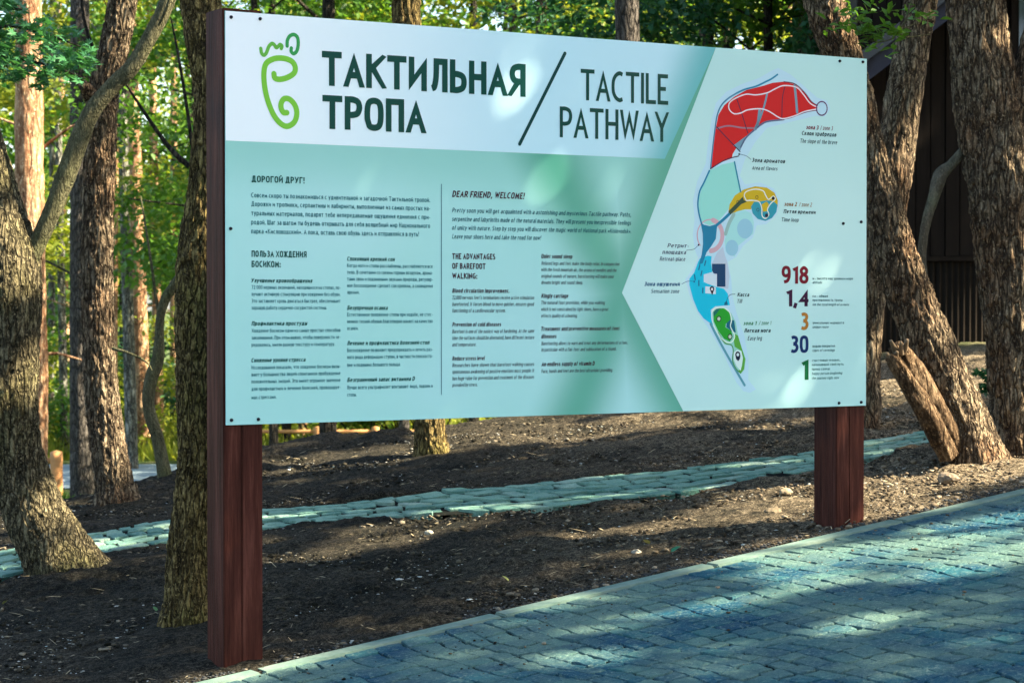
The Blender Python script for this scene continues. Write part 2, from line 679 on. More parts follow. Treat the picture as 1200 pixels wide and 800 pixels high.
def build_path():
    us = np.arange(-3.2, 6.2, .2)
    lo, up_ = path_edges(us)
    bed = link('stone_path', strip_mesh('stone_path', list(zip(us, lo + .02)), list(zip(us, up_ - .02)), .000), M['soil_bed'])
    tag(bed, kind='structure')
    rr = random.Random(5)
    cells = []
    nrow = 6
    for r in range(nrow):
        u = -2.9 + rr.uniform(0, .1)
        while u < 5.6:
            ln = rr.uniform(.075, .135)
            def pt(u_, k_):
                a, b = path_edges(u_)
                a, b = float(a), float(b)
                q = k_ / nrow + .018 * math.sin(u_ * 5 + k_ * 2) + .012 * math.sin(u_ * 13 + k_)
                if k_ == 0:
                    q += .03 * math.sin(u_ * 9.1)
                if k_ == nrow:
                    q += .03 * math.sin(u_ * 7.3 + 1)
                return xy(u_ + .03 * math.sin(k_ * 3.1), a + (b - a) * q)
            g = rr.uniform(.005, .010)
            s1, s2 = rr.uniform(-.02, .02), rr.uniform(-.02, .02)
            q = rr.uniform(.07, .16)
            if not ((r == 0 or r == nrow - 1) and rr.random() < .06):
                cs = [pt(u + g + s1, r + q), pt(u + ln - g + s2, r + q), pt(u + ln - g - s2, r + 1 - q), pt(u + g - s1, r + 1 - q)]
                cells.append((cs, (rr.gauss(0, .02) + SLOPE * UX, rr.gauss(0, .02) + SLOPE * UY), .011 + rr.gauss(0, .003)))
            u += ln
    print('path stones', len(cells))
    lay(bed, cells, M['path_stone'], 'path_stone', 300, lambda c: c[0][0][1] + (3 if not -.26 < c[0][0][0] / c[0][0][1] < .21 else 0))


build_path()


# loose matter on the soil ------------------------------------------------------
def on_soil(n, seed, v0=PAV_V + KERB_W + .01, ymax=14.6):
    rg = np.random.default_rng(seed)
    Y = rg.uniform(7.3, ymax, n)
    X = rg.uniform(-.27, .27, n) * Y
    U, Vv = uv(X, Y)
    lo, up_ = path_edges(U)
    keep = (Vv > v0) & ~((Vv > lo - .01) & (Vv < up_ + .01))
    return X[keep], Y[keep]


def scatter(name, X, Y, size, seed, shape, mat, flat=.7, sink=.3):
    rg = np.random.default_rng(seed)
    if shape == 'clod':
        bm = bmesh.new()
        bmesh.ops.create_icosphere(bm, subdivisions=1, radius=1)
        bv = np.array([v.co[:] for v in bm.verts])
        bf = np.array([[v.index for v in f.verts] for f in bm.faces])
        bm.free()
    n = len(X)
    k = len(bv)
    jit = rg.uniform(.65, 1.25, (n, k, 1))
    sc = np.stack([rg.uniform(.7, 1.4, n), rg.uniform(.7, 1.3, n), rg.uniform(.5, 1, n) * flat], 1) * size[:, None]
    V = bv[None] * jit * sc[:, None, :]
    a = rg.uniform(0, 6.28, n)
    ca, sa = np.cos(a)[:, None], np.sin(a)[:, None]
    x = V[..., 0] * ca - V[..., 1] * sa
    y = V[..., 0] * sa + V[..., 1] * ca
    Z = ground_np(X, Y) + .004
    V = np.stack([x + X[:, None], y + Y[:, None], V[..., 2] + (Z + size * flat * (1 - sink) * .6)[:, None]], 2).reshape(-1, 3)
    F = (bf[None] + (np.arange(n) * k)[:, None, None]).reshape(-1, 3)
    o = link(name, np_mesh(name, V, F), mat)
    return o


M['clod'] = plain('soil_clod', (.055, .047, .036), .95, .2, .7, 6, .6)
k = NT('clod_mixed')
gg = k.n('ShaderNodeNewGeometry')
sx0 = k.n('ShaderNodeSeparateXYZ')
k.l(k.co.outputs['Object'], sx0.inputs[0])
clod_sun = k.n('ShaderNodeMapRange')  # same rightward sunlit tan painted into the clods
k.l(sx0.outputs[0], clod_sun.inputs[0])
clod_sun.inputs[1].default_value = -.3
clod_sun.inputs[2].default_value = 2.0
clod_sun.inputs[3].default_value = .1
clod_sun.inputs[4].default_value = .9
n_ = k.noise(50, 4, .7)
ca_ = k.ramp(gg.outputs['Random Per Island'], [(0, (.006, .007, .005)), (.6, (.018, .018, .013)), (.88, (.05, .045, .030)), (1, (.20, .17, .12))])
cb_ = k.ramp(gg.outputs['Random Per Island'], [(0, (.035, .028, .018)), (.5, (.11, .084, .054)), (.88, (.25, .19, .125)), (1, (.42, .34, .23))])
k.pbr(k.mix(clod_sun.outputs[0], ca_, cb_), .95, k.bump(n_, .7, .006), .08)
M['clod'] = k.m
k = NT('pale_chip')
gg = k.n('ShaderNodeNewGeometry')
c_ = k.ramp(gg.outputs['Random Per Island'], [(0, (.25, .24, .19)), (.5, (.42, .41, .35)), (.8, (.55, .56, .52)), (1, (.38, .48, .44))])
k.pbr(c_, .8, None, .3)
M['chip'] = k.m
X, Y = on_soil(26000, 21)
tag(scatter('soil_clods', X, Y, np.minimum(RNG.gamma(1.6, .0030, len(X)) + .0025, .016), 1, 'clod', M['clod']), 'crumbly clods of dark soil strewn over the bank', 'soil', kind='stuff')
X, Y = on_soil(9000, 22)
tag(scatter('pale_chips', X, Y, RNG.gamma(1.5, .0016, len(X)) + .0017, 2, 'clod', M['chip'], .35), 'pale stone chips scattered over the dark soil', 'chips', kind='stuff')
# gravelly edge beside the kerb
rg = np.random.default_rng(5)
u_ = rg.uniform(-.6, 4.6, 1500)
v_ = PAV_V + KERB_W + .005 + rg.gamma(1.5, .028, 1500)
X, Y = xy(u_, v_)
tag(scatter('kerb_grit', X, Y, np.minimum(rg.gamma(1.6, .0022, 1500) + .002, .010), 3, 'clod', plain('grit', (.035, .036, .033), .9, .3, .6, 9)), 'grey grit lying along the kerb', 'grit', kind='stuff')


def walk_crumbs():
    rg = np.random.default_rng(61)
    n = 450
    u = rg.uniform(-.8, 5, n)
    v = PAV_V - rg.gamma(1.3, .35, n) - .01
    X, Y = xy(u, v)
    kp = (Y > 6) & (v > -2.6)
    tag(scatter('walk_crumbs', X[kp], Y[kp], np.minimum(rg.gamma(1.5, .0016, n) + .0015, .009)[kp], 4, 'clod', M['clod']), 'crumbs of soil dropped on the stone paving', 'soil', kind='stuff')


walk_crumbs()


def build_straw():
    rg = np.random.default_rng(9)
    X, Y = on_soil(1300, 30)
    n = len(X)
    a = rg.uniform(0, 6.28, n)
    L = rg.gamma(2, .007, n) + .005
    wdt = rg.uniform(.0008, .002, n)
    Z = ground_np(X, Y) + .016 + rg.uniform(0, .008, n)
    dx, dy = np.cos(a) * L, np.sin(a) * L
    nx_, ny_ = -np.sin(a) * wdt, np.cos(a) * wdt
    dz = rg.uniform(-.3, .3, n) * L
    V = np.stack([np.stack([X - dx - nx_, Y - dy - ny_, Z - dz], 1), np.stack([X + dx - nx_, Y + dy - ny_, Z + dz], 1),
                  np.stack([X + dx + nx_, Y + dy + ny_, Z + dz], 1), np.stack([X - dx + nx_, Y - dy + ny_, Z - dz], 1),
                  np.stack([X, Y, Z + wdt * 1.5], 1)], 1).reshape(-1, 3)
    b = np.arange(n)[:, None] * 5
    F = np.concatenate([b + np.array([[0, 1, 4]]), b + np.array([[1, 2, 4]]), b + np.array([[2, 3, 4]]), b + np.array([[3, 0, 4]])])
    tag(link('straw', np_mesh('straw', V, F), plain('straw', (.33, .27, .16), .8, .3)), 'dried straw and tiny twigs on the soil', 'straw', kind='stuff')


build_straw()


def rock(px, py, r, label, col=(.2, .17, .12), seed=0):
    p = gpt(px, py)
    rg = np.random.default_rng(seed)
    bm = bmesh.new()
    bmesh.ops.create_icosphere(bm, subdivisions=3, radius=1)
    P = np.array([v.co[:] for v in bm.verts])
    d = 1 + .22 * noise(P * 1.3 + seed, 3) + .08 * noise(P * 4 + seed, 4)
    for v, q in zip(bm.verts, d):
        v.co = Vector((v.co.x * r * 1.3 * q, v.co.y * r * q, v.co.z * r * .7 * q))
    me = bpy.data.meshes.new('rock')
    bm.to_mesh(me)
    bm.free()
    o = link('rock', me, plain('rock_tone', col, .9, .3, .4, 40, .5), None, (p.x, p.y, ground(p.x, p.y) + r * .35))
    o.rotation_euler = (0, 0, seed)
    tag(o, label, 'rock')


rock(921, 579, .030, 'oval tan stone lying on the soil left of the right post', (.24, .19, .12), 1)
rock(1111, 564, .045, 'rounded dusty lump in front of the leaning tree on the right', (.17, .13, .085), 2)
rock(905, 603, .035, 'brown clod in the sunlit soil left of the right post', (.13, .10, .06), 3)
rock(746, 649, .018, 'small pale stone beside a yellow leaf below the sign', (.24, .22, .17), 4)
rock(503, 626, .02, 'pale pebble just below the stone path', (.28, .26, .20), 5)


def fallen_leaf(px, py, s, col, label, ang):
    p = gpt(px, py)
    V = [(0, 0, 0), (-.35, .3, .12), (-.3, .8, .10), (0, 1.15, .02), (.3, .8, .14), (.36, .3, .1), (0, .6, .01), (0, -.45, .05), (.03, -.45, .05)]
    F = [(0, 6, 1), (1, 6, 2), (2, 6, 3), (3, 6, 4), (4, 6, 5), (5, 6, 0), (0, 7, 8)]
    me = bpy.data.meshes.new('fallen_leaf')
    me.from_pydata([(a * s, b * s, c * s) for a, b, c in V], [], F)
    o = link('fallen_leaf', me, plain('fallen_leaf_tone', col, .6, .3, .3, 60), None, (p.x, p.y, ground(p.x, p.y) + .04))
    o.rotation_euler = (.5, .2, ang)
    tag(o, label, 'leaf')


fallen_leaf(596, 692, .035, (.34, .33, .08), 'yellowish fallen leaf on dark soil below the middle of the sign', 1)
fallen_leaf(761, 648, .04, (.36, .34, .10), 'curled yellow leaf on the soil beside a pale stone', 2.5)
fallen_leaf(4, 718, .04, (.34, .38, .14), 'pale green leaf lying at the left edge of the soil', 4)
fallen_leaf(786, 658, .045, (.02, .14, .06), 'small deep green leaf near the kerb right of centre', 5)
fallen_leaf(183, 727, .03, (.06, .14, .04), 'green leaf lying at the foot of the tree behind the left post', .6)


# ------------------------------------------------------------------ trees
def spline(P, n):
    P = np.asarray(P, float)
    m = len(P)
    if m == 2:
        t = np.linspace(0, 1, n)[:, None]
        return P[0] * (1 - t) + P[1] * t
    E = np.vstack([2 * P[0] - P[1], P, 2 * P[-1] - P[-2]])
    t = np.linspace(0, m - 1 - 1e-9, n)
    i = t.astype(int)
    f = (t - i)[:, None]
    p0, p1, p2, p3 = E[i], E[i + 1], E[i + 2], E[i + 3]
    return .5 * ((2 * p1) + (-p0 + p2) * f + (2 * p0 - 5 * p1 + 4 * p2 - p3) * f ** 2 + (-p0 + 3 * p1 - 3 * p2 + p3) * f ** 3)


def limb_arrays(pts, radii, seg=16, step=.05, amp=.0, freq=40, seed=0, flare=0.0, lumps=.04, stretch=.3, cap=True):
    pts = np.asarray([tuple(p) for p in pts], float)
    L = np.sum(np.linalg.norm(np.diff(pts, axis=0), axis=1))
    n = max(4, int(L / step))
    Q = spline(np.hstack([pts, np.asarray(radii, float)[:, None]]), n)
    C, r = Q[:, :3], np.maximum(Q[:, 3], .002)
    T = np.gradient(C, axis=0)
    T /= np.linalg.norm(T, axis=1)[:, None] + 1e-9
    ref = np.array([0, 1.0, 0]) if abs(T[0, 1]) < .9 else np.array([1.0, 0, 0])
    A = np.cross(T, ref)
    A /= np.linalg.norm(A, axis=1)[:, None]
    B = np.cross(T, A)
    th = np.linspace(0, 2 * np.pi, seg, endpoint=False)
    c, s = np.cos(th), np.sin(th)
    D = A[:, None, :] * c[None, :, None] + B[:, None, :] * s[None, :, None]
    arc = np.concatenate([[0], np.cumsum(np.linalg.norm(np.diff(C, axis=0), axis=1))])
    rm = np.mean(r)
    S = np.stack([np.broadcast_to(c * rm, (n, seg)), np.broadcast_to(s * rm, (n, seg)), np.broadcast_to(arc[:, None], (n, seg))], 2).reshape(-1, 3)
    rr = np.broadcast_to(r[:, None], (n, seg)).reshape(-1).copy()
    if lumps:
        rr *= 1 + lumps * noise(S * np.array([5, 5, 1.6]) / max(rm * 8, .3) + seed, seed) + lumps * .6 * noise(S * np.array([14, 14, 5]) / max(rm * 8, .3) + seed, seed + 1)
    if flare:
        ang = np.tile(th, n)
        lob = 1 + .35 * np.sin(ang * 3 + seed) + .25 * np.sin(ang * 5 + seed * 2)
        a2 = np.repeat(arc, seg)
        rr *= 1 + flare * lob * np.exp(-a2 / (.9 * rm + .1))
    if amp:
        wv = noise(S * np.array([8, 8, 3.5]) + 3.3, seed + 5) * .6
        S2 = S * np.array([freq, freq, freq * stretch])
        S2[:, 0] += wv
        S2[:, 1] += wv
        r1 = 1 - np.abs(noise(S2, seed + 2)) * 2
        r2 = 1 - np.abs(noise(S2 * 1.9 + 7, seed + 3)) * 2
        r3 = noise(S * np.array([freq * 3, freq * 3, freq * 1.5]), seed + 4)
        rr += amp * (.60 * r1 + .45 * r2 + .30 * r3)
    V = (C[:, None, :] + D * rr.reshape(n, seg)[:, :, None]).reshape(-1, 3)
    i = np.arange((n - 1) * seg)
    a, b = i // seg, i % seg
    b2 = (b + 1) % seg
    F = np.stack([a * seg + b, a * seg + b2, (a + 1) * seg + b2, (a + 1) * seg + b], 1)
    if cap:
        V = np.vstack([V, C[-1:] + T[-1:] * r[-1] * .3])
        e = len(V) - 1
        b = np.arange(seg)
        F = np.vstack([F, np.stack([(n - 1) * seg + b, (n - 1) * seg + (b + 1) % seg, np.full(seg, e), np.full(seg, e)], 1)[:, :4]])
    return V, F


def join_arrays(parts):
    Vs, Fs, o = [], [], 0
    for V, F in parts:
        Vs.append(V)
        Fs.append(F + o)
        o += len(V)
    return np.vstack(Vs), np.vstack(Fs)


def limb_obj(name, parts, mat, parent, smooth=True):
    """parts: list of dict(pts, r, ...) in world coordinates; parent is an unrotated Empty"""
    V, F = join_arrays([limb_arrays(**p) for p in parts])
    V = V - np.array(parent.location[:])
    # degenerate cap quads -> split as triangles
    me = bpy.data.meshes.new(name)
    quad = F[F[:, 2] != F[:, 3]]
    tri = F[F[:, 2] == F[:, 3]][:, :3]
    V = np.ascontiguousarray(V, np.float32)
    me.vertices.add(len(V))
    me.vertices.foreach_set('co', V.ravel())
    nl = quad.size + tri.size
    me.loops.add(nl)
    me.loops.foreach_set('vertex_index', np.concatenate([quad.ravel(), tri.ravel()]).astype(np.int32))
    me.polygons.add(len(quad) + len(tri))
    st = np.concatenate([np.arange(len(quad)) * 4, len(quad) * 4 + np.arange(len(tri)) * 3]).astype(np.int32)
    to = np.concatenate([np.full(len(quad), 4), np.full(len(tri), 3)]).astype(np.int32)
    me.polygons.foreach_set('loop_start', st)
    me.polygons.foreach_set('loop_total', to)
    if smooth:
        me.polygons.foreach_set('use_smooth', np.ones(len(to), dtype=bool))
    me.update(calc_edges=True)
    return link(name, me, mat, parent)


def leaves_mesh(name, C, size, seed, droop=.35, aspect=.62):
    """a folded pointed leaf at every point"""
    rg = np.random.default_rng(seed)
    n = len(C)
    a = rg.uniform(0, 2 * np.pi, n)
    el = rg.normal(-droop, .45, n)
    D = np.stack([np.cos(a) * np.cos(el), np.sin(a) * np.cos(el), np.sin(el)], 1)
    up_ = np.stack([rg.normal(0, .55, n), rg.normal(0, .55, n), np.ones(n)], 1)
    S = np.cross(D, up_)
    S /= np.linalg.norm(S, axis=1)[:, None] + 1e-9
    N = np.cross(S, D)
    sz = (size * rg.uniform(.6, 1.3, n))[:, None]
    wd = sz * aspect * .5
    A = C - D * sz * .5
    Bp = C + D * sz * .5
    m = C - D * sz * .05
    L = m + S * wd + N * wd * .35
    Rr = m - S * wd + N * wd * .35
    V = np.stack([A, Rr, Bp, L], 1).reshape(-1, 3)
    b = np.arange(n)[:, None] * 4
    F = np.concatenate([b + np.array([[0, 1, 2]]), b + np.array([[0, 2, 3]])])
    return np_mesh(name, V, F)


def clump_points(centres, radii, n, seed, shell=.5):
    rg = np.random.default_rng(seed)
    centres = np.asarray(centres, float)
    radii = np.asarray(radii, float)
    wgt = radii ** 2
    k = rg.choice(len(centres), n, p=wgt / wgt.sum())
    d = rg.normal(0, 1, (n, 3))
    d /= np.linalg.norm(d, axis=1)[:, None]
    rad = rg.uniform(0, 1, n) ** (1 / (2 + shell * 2)) * (1 + .25 * rg.normal(0, 1, n))
    d[:, 2] *= .6
    return centres[k] + d * (radii[k] * rad)[:, None]


def add_crown(root, centres, radii, n, size, mat, seed, name='crown', droop=.35, aspect=.62):
    P = clump_points(centres, radii, n, seed)
    P = P - np.array(root.location[:])
    return link(name, leaves_mesh(name, P, size, seed + 1, droop, aspect), mat, root)


def zg(X, Y):
    return ground(X, Y)


# --- near trees -----------------------------------------------------------
def near_tree(name, label, cat, Y, pts, widths, mat, seed, extra=(), depth=None, amp=.009, freq=30, flare=.35, crown=None, sink=.25, stretch=.3):
    """pts: (px, py) of the axis from the foot up, at depth Y (+ depth offsets)"""
    dp = depth or [0] * len(pts)
    W = [at(px, py, Y + d) for (px, py), d in zip(pts, dp)]
    r = [w_ / 2 / FPX * (Y + d) for w_, d in zip(widths, dp)]
    foot = W[0].copy()
    foot.z = zg(foot.x, foot.y)
    root = thing(name, label, cat, foot)
    dirn = (W[0] - W[1]).normalized()
    W0 = W[0] + dirn * sink
    kf = next((i for i, q in enumerate(pts) if q[1] < -40), len(pts) - 1)
    parts = [dict(pts=[W0] + W[:kf + 1], radii=[r[0] * 1.1] + r[:kf + 1], seg=132, step=.011, amp=amp, freq=freq, seed=seed, flare=.65, stretch=stretch, lumps=.05)]
    if kf < len(pts) - 1:
        parts.append(dict(pts=W[kf:], radii=r[kf:], seg=24, step=.08, amp=amp, freq=freq, seed=seed, lumps=.05))
    trunk = limb_obj('trunk', parts, M[mat], root)
    return root, trunk, W


# leaning oak at the left edge, with its limb crossing to the upper right
root, tr, W = near_tree('oak_tree', 'large rough-barked trunk leaning left at the left edge with a limb crossing upward', 'tree', 10.5,
                        [(78, 672), (60, 636), (45, 611), (32, 580), (12, 528), (6, 470), (4, 390), (3, 310), (-12, 230), (-40, 120), (-70, -20), (-95, -250), (-90, -500)],
                        [80, 70, 68, 66, 68, 74, 82, 82, 62, 54, 52, 46, 36], 'bark_oak', 3, amp=.012, freq=56, depth=[0, 0, 0, 0, 0, 0, 0, 0, 0, 0, .1, .2, .3])
lp = [(22, 330), (44, 285), (62, 245), (85, 185), (105, 135), (130, 103), (155, 78), (175, 45), (196, 2), (215, -60), (225, -180)]
lw = [22, 23, 24, 26, 23, 21, 20, 20, 19, 17, 13]
limb_obj('branch', [dict(pts=[at(a, b, 10.5 - .02 * i) for i, (a, b) in enumerate(lp)], radii=[w_ / 2 / FPX * 10.5 for w_ in [q * .86 for q in lw]], seg=40, step=.02, amp=.003, freq=60, seed=8)], M['bark_limb'], root)
limb_obj('dead_twig', [dict(pts=[at(186, 30, 10.3), at(196, 8, 10.25), at(204, -20, 10.2)], radii=[.006, .008, .004], seg=8, step=.03, seed=3)], M['bark_limb'], root)
add_crown(root, [(-3.2, 10.5, 5.5), (-2.2, 10.2, 5.6), (-1.4, 10.3, 5.4), (-3.8, 11, 6.2), (-2.6, 10.9, 6.6)], [.9, .8, .6, 1, 1], 1500, .11, M['leaf_green'], 31)

# second tree
root, tr, W = near_tree('oak_tree', 'upright trunk patched with sunlight standing left of the left post', 'tree', 12.6,
                        [(138, 592), (133, 560), (125, 510), (118, 450), (115, 380), (114, 300), (116, 220), (119, 150), (122, 105), (134, 55), (143, 5), (150, -80), (150, -300)],
                        [46, 39, 37, 35, 33, 33, 33, 33, 34, 31, 30, 29, 22], 'bark_brown', 12, amp=.014, freq=46)
limb_obj('broken_branch', [dict(pts=[at(116, 125, 12.55), at(107, 113, 12.5), at(98, 100, 12.42)], radii=[.055, .045, .03], seg=24, step=.015, amp=.006, freq=40, seed=6)], M['bark_brown'], root)
limb_obj('branch', [dict(pts=[at(120, 92, 12.6), at(108, 55, 12.6), at(98, 20, 12.6), at(92, -40, 12.6)], radii=[.014, .012, .009, .006], seg=10, step=.05, seed=9)], M['bark_dark'], root)
limb_obj('twig', [dict(pts=[at(132, 408, 12.45), at(155, 415, 12.4), at(172, 424, 12.4), at(178, 434, 12.4)], radii=[.011, .008, .006, .004], seg=8, step=.05, seed=2)], M['bark_limb'], root)
add_crown(root, [(-2.3, 12.6, 5.5), (-1.6, 12.8, 6.0), (-3, 12.9, 6.2)], [.9, .8, 1], 900, .11, M['leaf_green'], 33)

# mossy trunk right behind the left post
root, tr, W = near_tree('oak_tree', 'mossy golden-brown trunk directly behind the left post of the sign', 'tree', 8.8,
                        [(219, 737), (220, 700), (222, 640), (228, 590), (233, 540), (236, 480), (236, 420), (236, 350), (236, 300), (243, 240), (249, 170), (250, 100), (240, 40), (235, 0), (228, -80), (215, -300), (205, -500)],
                        [56, 47, 46, 45, 47, 52, 57, 58, 55, 48, 44, 44, 44, 44, 42, 36, 30], 'bark_mossy', 21, amp=.011, freq=60, depth=[0] * 17)
add_crown(root, [(-1.3, 8.9, 4.6), (-.7, 9.2, 5.0), (-2, 9.1, 5.1)], [.8, .8, .8], 900, .10, M['leaf_green'], 35)

# leaning tree on the right (in front of the dark building)
root, tr, W = near_tree('oak_tree', 'tall trunk leaning left beside the right end of the sign, with a split broken stub', 'tree', 10.75,
                        [(1142, 540), (1132, 505), (1112, 460), (1090, 405), (1066, 345), (1047, 285), (1031, 225), (1018, 170), (1006, 120), (992, 75), (978, 40), (965, 0), (950, -60), (925, -260), (910, -480)],
                        [66, 58, 58, 55, 50, 44, 38, 33, 35, 40, 44, 44, 42, 34, 26], 'bark_brown', 41, amp=.012, freq=50)
stub = [dict(pts=[at(1122, 535, 10.68), at(1100, 490, 10.62), at(1078, 450, 10.6), at(1058, 418, 10.6), at(1048, 404, 10.6)], radii=[.05, .06, .062, .052, .030], seg=60, step=.013, amp=.009, freq=24, seed=4, stretch=.15),
        dict(pts=[at(1112, 535, 10.62), at(1090, 492, 10.56), at(1066, 452, 10.53), at(1047, 424, 10.52), at(1040, 418, 10.52)], radii=[.045, .048, .042, .033, .018], seg=50, step=.013, amp=.008, freq=26, seed=5, stretch=.15)]
M['bark_stub'] = bark_mat('bark_stub', (.014, .009, .005), (.075, .045, .022), (.22, .15, .085), None, .6, .4)
limb_obj('split_stub', stub, M['bark_stub'], root)
spl = []
for i, (a, b, a2, b2) in enumerate([(1050, 412, 1044, 399), (1056, 414, 1056, 401), (1060, 410, 1063, 398), (1045, 424, 1039, 414), (1051, 428, 1054, 433), (1049, 420, 1051, 412)]):
    spl.append(dict(pts=[at(a, b, 10.55), at(a2, b2, 10.5)], radii=[.016, .007], seg=8, step=.012, amp=.003, freq=60, seed=i))
limb_obj('torn_wood', spl, M['wood_cut'], root)
bp = [(1086, 338), (1081, 320), (1081, 290), (1086, 258), (1094, 232), (1102, 206), (1114, 194), (1128, 178), (1142, 162), (1158, 140)]
limb_obj('bare_limb', [dict(pts=[at(a, b, 10.9 + .01 * i) for i, (a, b) in enumerate(bp)], radii=[w_ / 2 / FPX * 10.9 for w_ in (10, 11, 10, 11, 13, 16, 12, 11, 11, 10)], seg=32, step=.02, amp=.002, freq=60, seed=7)], M['bark_smooth'], root)
limb_obj('buttress', [dict(pts=[at(1165, 548, 10.7), at(1150, 520, 10.72), at(1138, 480, 10.76)], radii=[.05, .05, .02], seg=40, step=.015, amp=.006, freq=34, seed=5)], M['bark_brown'], root)
tree_a = root

# trunk behind it leaning the other way
root, tr, W = near_tree('oak_tree', 'lighter stripped trunk leaning right behind the leaning tree', 'tree', 12.4,
                        [(1008, 470), (1013, 420), (1018, 360), (1026, 300), (1038, 250), (1048, 190), (1058, 120), (1068, 60), (1078, 10), (1092, -60), (1120, -300)],
                        [40, 34, 32, 36, 41, 42, 40, 36, 34, 32, 24], 'bark_brown', 52, amp=.014, freq=24, stretch=.2)

# massive trunk at the right edge
root, tr, W = near_tree('oak_tree', 'massive deeply furrowed trunk at the right edge of the picture', 'tree', 10.95,
                        [(1212, 535), (1206, 500), (1196, 440), (1190, 380), (1184, 310), (1178, 250), (1170, 190), (1160, 130), (1152, 80), (1146, 30), (1142, -20), (1132, -200), (1120, -450)],
                        [86, 74, 70, 70, 74, 76, 78, 76, 68, 64, 62, 50, 40], 'bark_brown', 61, amp=.019, freq=34, stretch=.2)
limb_obj('branch', [dict(pts=[at(1172, 200, 10.95), at(1196, 140, 10.95), at(1216, 70, 10.95), at(1235, -20, 10.95), at(1260, -200, 10.95)], radii=[.13, .12, .10, .09, .05], seg=64, step=.016, amp=.009, freq=28, seed=13)], M['bark_brown'], root)

# trunk under / behind the sign
root, tr, W = near_tree('oak_tree', 'short visible trunk foot under the middle of the sign at the crest', 'tree', 13.2,
                        [(506, 534), (504, 515), (503, 490), (500, 430), (494, 330), (488, 230), (482, 130), (478, 60), (476, 10), (474, -60), (470, -250)],
                        [38, 32, 30, 29, 29, 29, 30, 30, 30, 29, 24], 'bark_mossy', 71, amp=.013, freq=32)

# crooked sapling at the crest
root = thing('sapling', 'crooked thin dark sapling on the crest between the two left trunks', 'tree', gpt(193, 560))
sap = [(195, 566), (190, 540), (186, 518), (178, 492), (174, 470), (177, 445), (185, 420), (187, 395), (188, 370), (194, 350), (204, 335), (214, 318), (228, 280), (240, 220)]
limb_obj('trunk', [dict(pts=[at(a, b, 13.5) for a, b in sap], radii=[w_ / 2 / FPX * 13.5 for w_ in (19, 15, 14, 14, 14, 15, 14, 11, 10, 11, 11, 10, 8, 6)], seg=28, step=.025, amp=.003, freq=50, seed=2)], M['bark_limb'], root)
limb_obj('branch', [dict(pts=[at(187, 372, 13.5), at(183, 350, 13.5), at(176, 300, 13.5), at(165, 230, 13.6)], radii=[.013, .010, .008, .004], seg=10, step=.05, seed=2)], M['bark_limb'], root)
limb_obj('hanging_branch', [dict(pts=[at(222, 195, 13.4), at(200, 175, 13.4), at(178, 145, 13.4), at(160, 118, 13.4), at(148, 100, 13.4)], radii=[.018, .015, .012, .009, .004], seg=10, step=.05, seed=4),
                            dict(pts=[at(225, 170, 13.4), at(218, 120, 13.4), at(208, 60, 13.4), at(200, 20, 13.4)], radii=[.012, .010, .008, .004], seg=10, step=.05, seed=5)], M['bark_dark'], root)

# --- maple branch reaching in at the upper left -----------------------------
mroot = thing('maple_tree', 'maple whose dark leafy branch hangs into the upper left corner', 'tree', (-5.2, 12.2, ground(-5.2, 12.2)))
limb_obj('trunk', [dict(pts=[(-5.2, 12.2, -1.1), (-5.15, 12.2, 1.2), (-5.0, 12.1, 3.4), (-4.9, 12.1, 5.5)], radii=[.16, .12, .10, .06], seg=32, step=.06, amp=.005, freq=30, seed=4)], M['bark_grey'], mroot)
brs = [[(-5.0, 12.1, 3.3), tuple(at(-60, 60, 11.7)), tuple(at(0, 32, 11.5)), tuple(at(45, 38, 11.4)), tuple(at(95, 55, 11.3))],
       [(-5.0, 12.1, 3.0), tuple(at(-50, 90, 11.8)), tuple(at(0, 70, 11.6)), tuple(at(50, 75, 11.5)), tuple(at(100, 92, 11.4))],
       [(-5.0, 12.1, 3.6), tuple(at(-60, 30, 11.9)), tuple(at(-10, 8, 11.7)), tuple(at(25, 12, 11.6))]]
limb_obj('branch', [dict(pts=b, radii=[.03, .015, .010, .007, .003][:len(b)], seg=8, step=.08, seed=i) for i, b in enumerate(brs)], M['bark_dark'], mroot)


def maple_leaf_mesh(seed):
    rr = random.Random(seed)
    lob = [(-90, .16), (-150, .62), (-165, .35), (170, .80), (140, .40), (125, .95), (105, .5), (90, 1.12), (75, .5), (55, .95), (40, .40), (10, .80), (-15, .35), (-30, .62)]
    V = [(0, 0, 0)]
    for a, r in lob:
        r *= rr.uniform(.9, 1.08)
        x, y = r * math.cos(R(a)), r * math.sin(R(a))
        V.append((x, y + .1, -.18 * (x * x + y * y) + rr.uniform(-.05, .05)))
    F = [(0, i, i % 14 + 1) for i in range(1, 15)]
    V += [(-.02, -.1, 0), (.02, -.1, 0), (.0, -.9, .1)]
    F.append((15, 16, 17))
    me = bpy.data.meshes.new('leaf')
    me.from_pydata(V, [], F)
    me.materials.append(M['leaf_maple'])
    return me


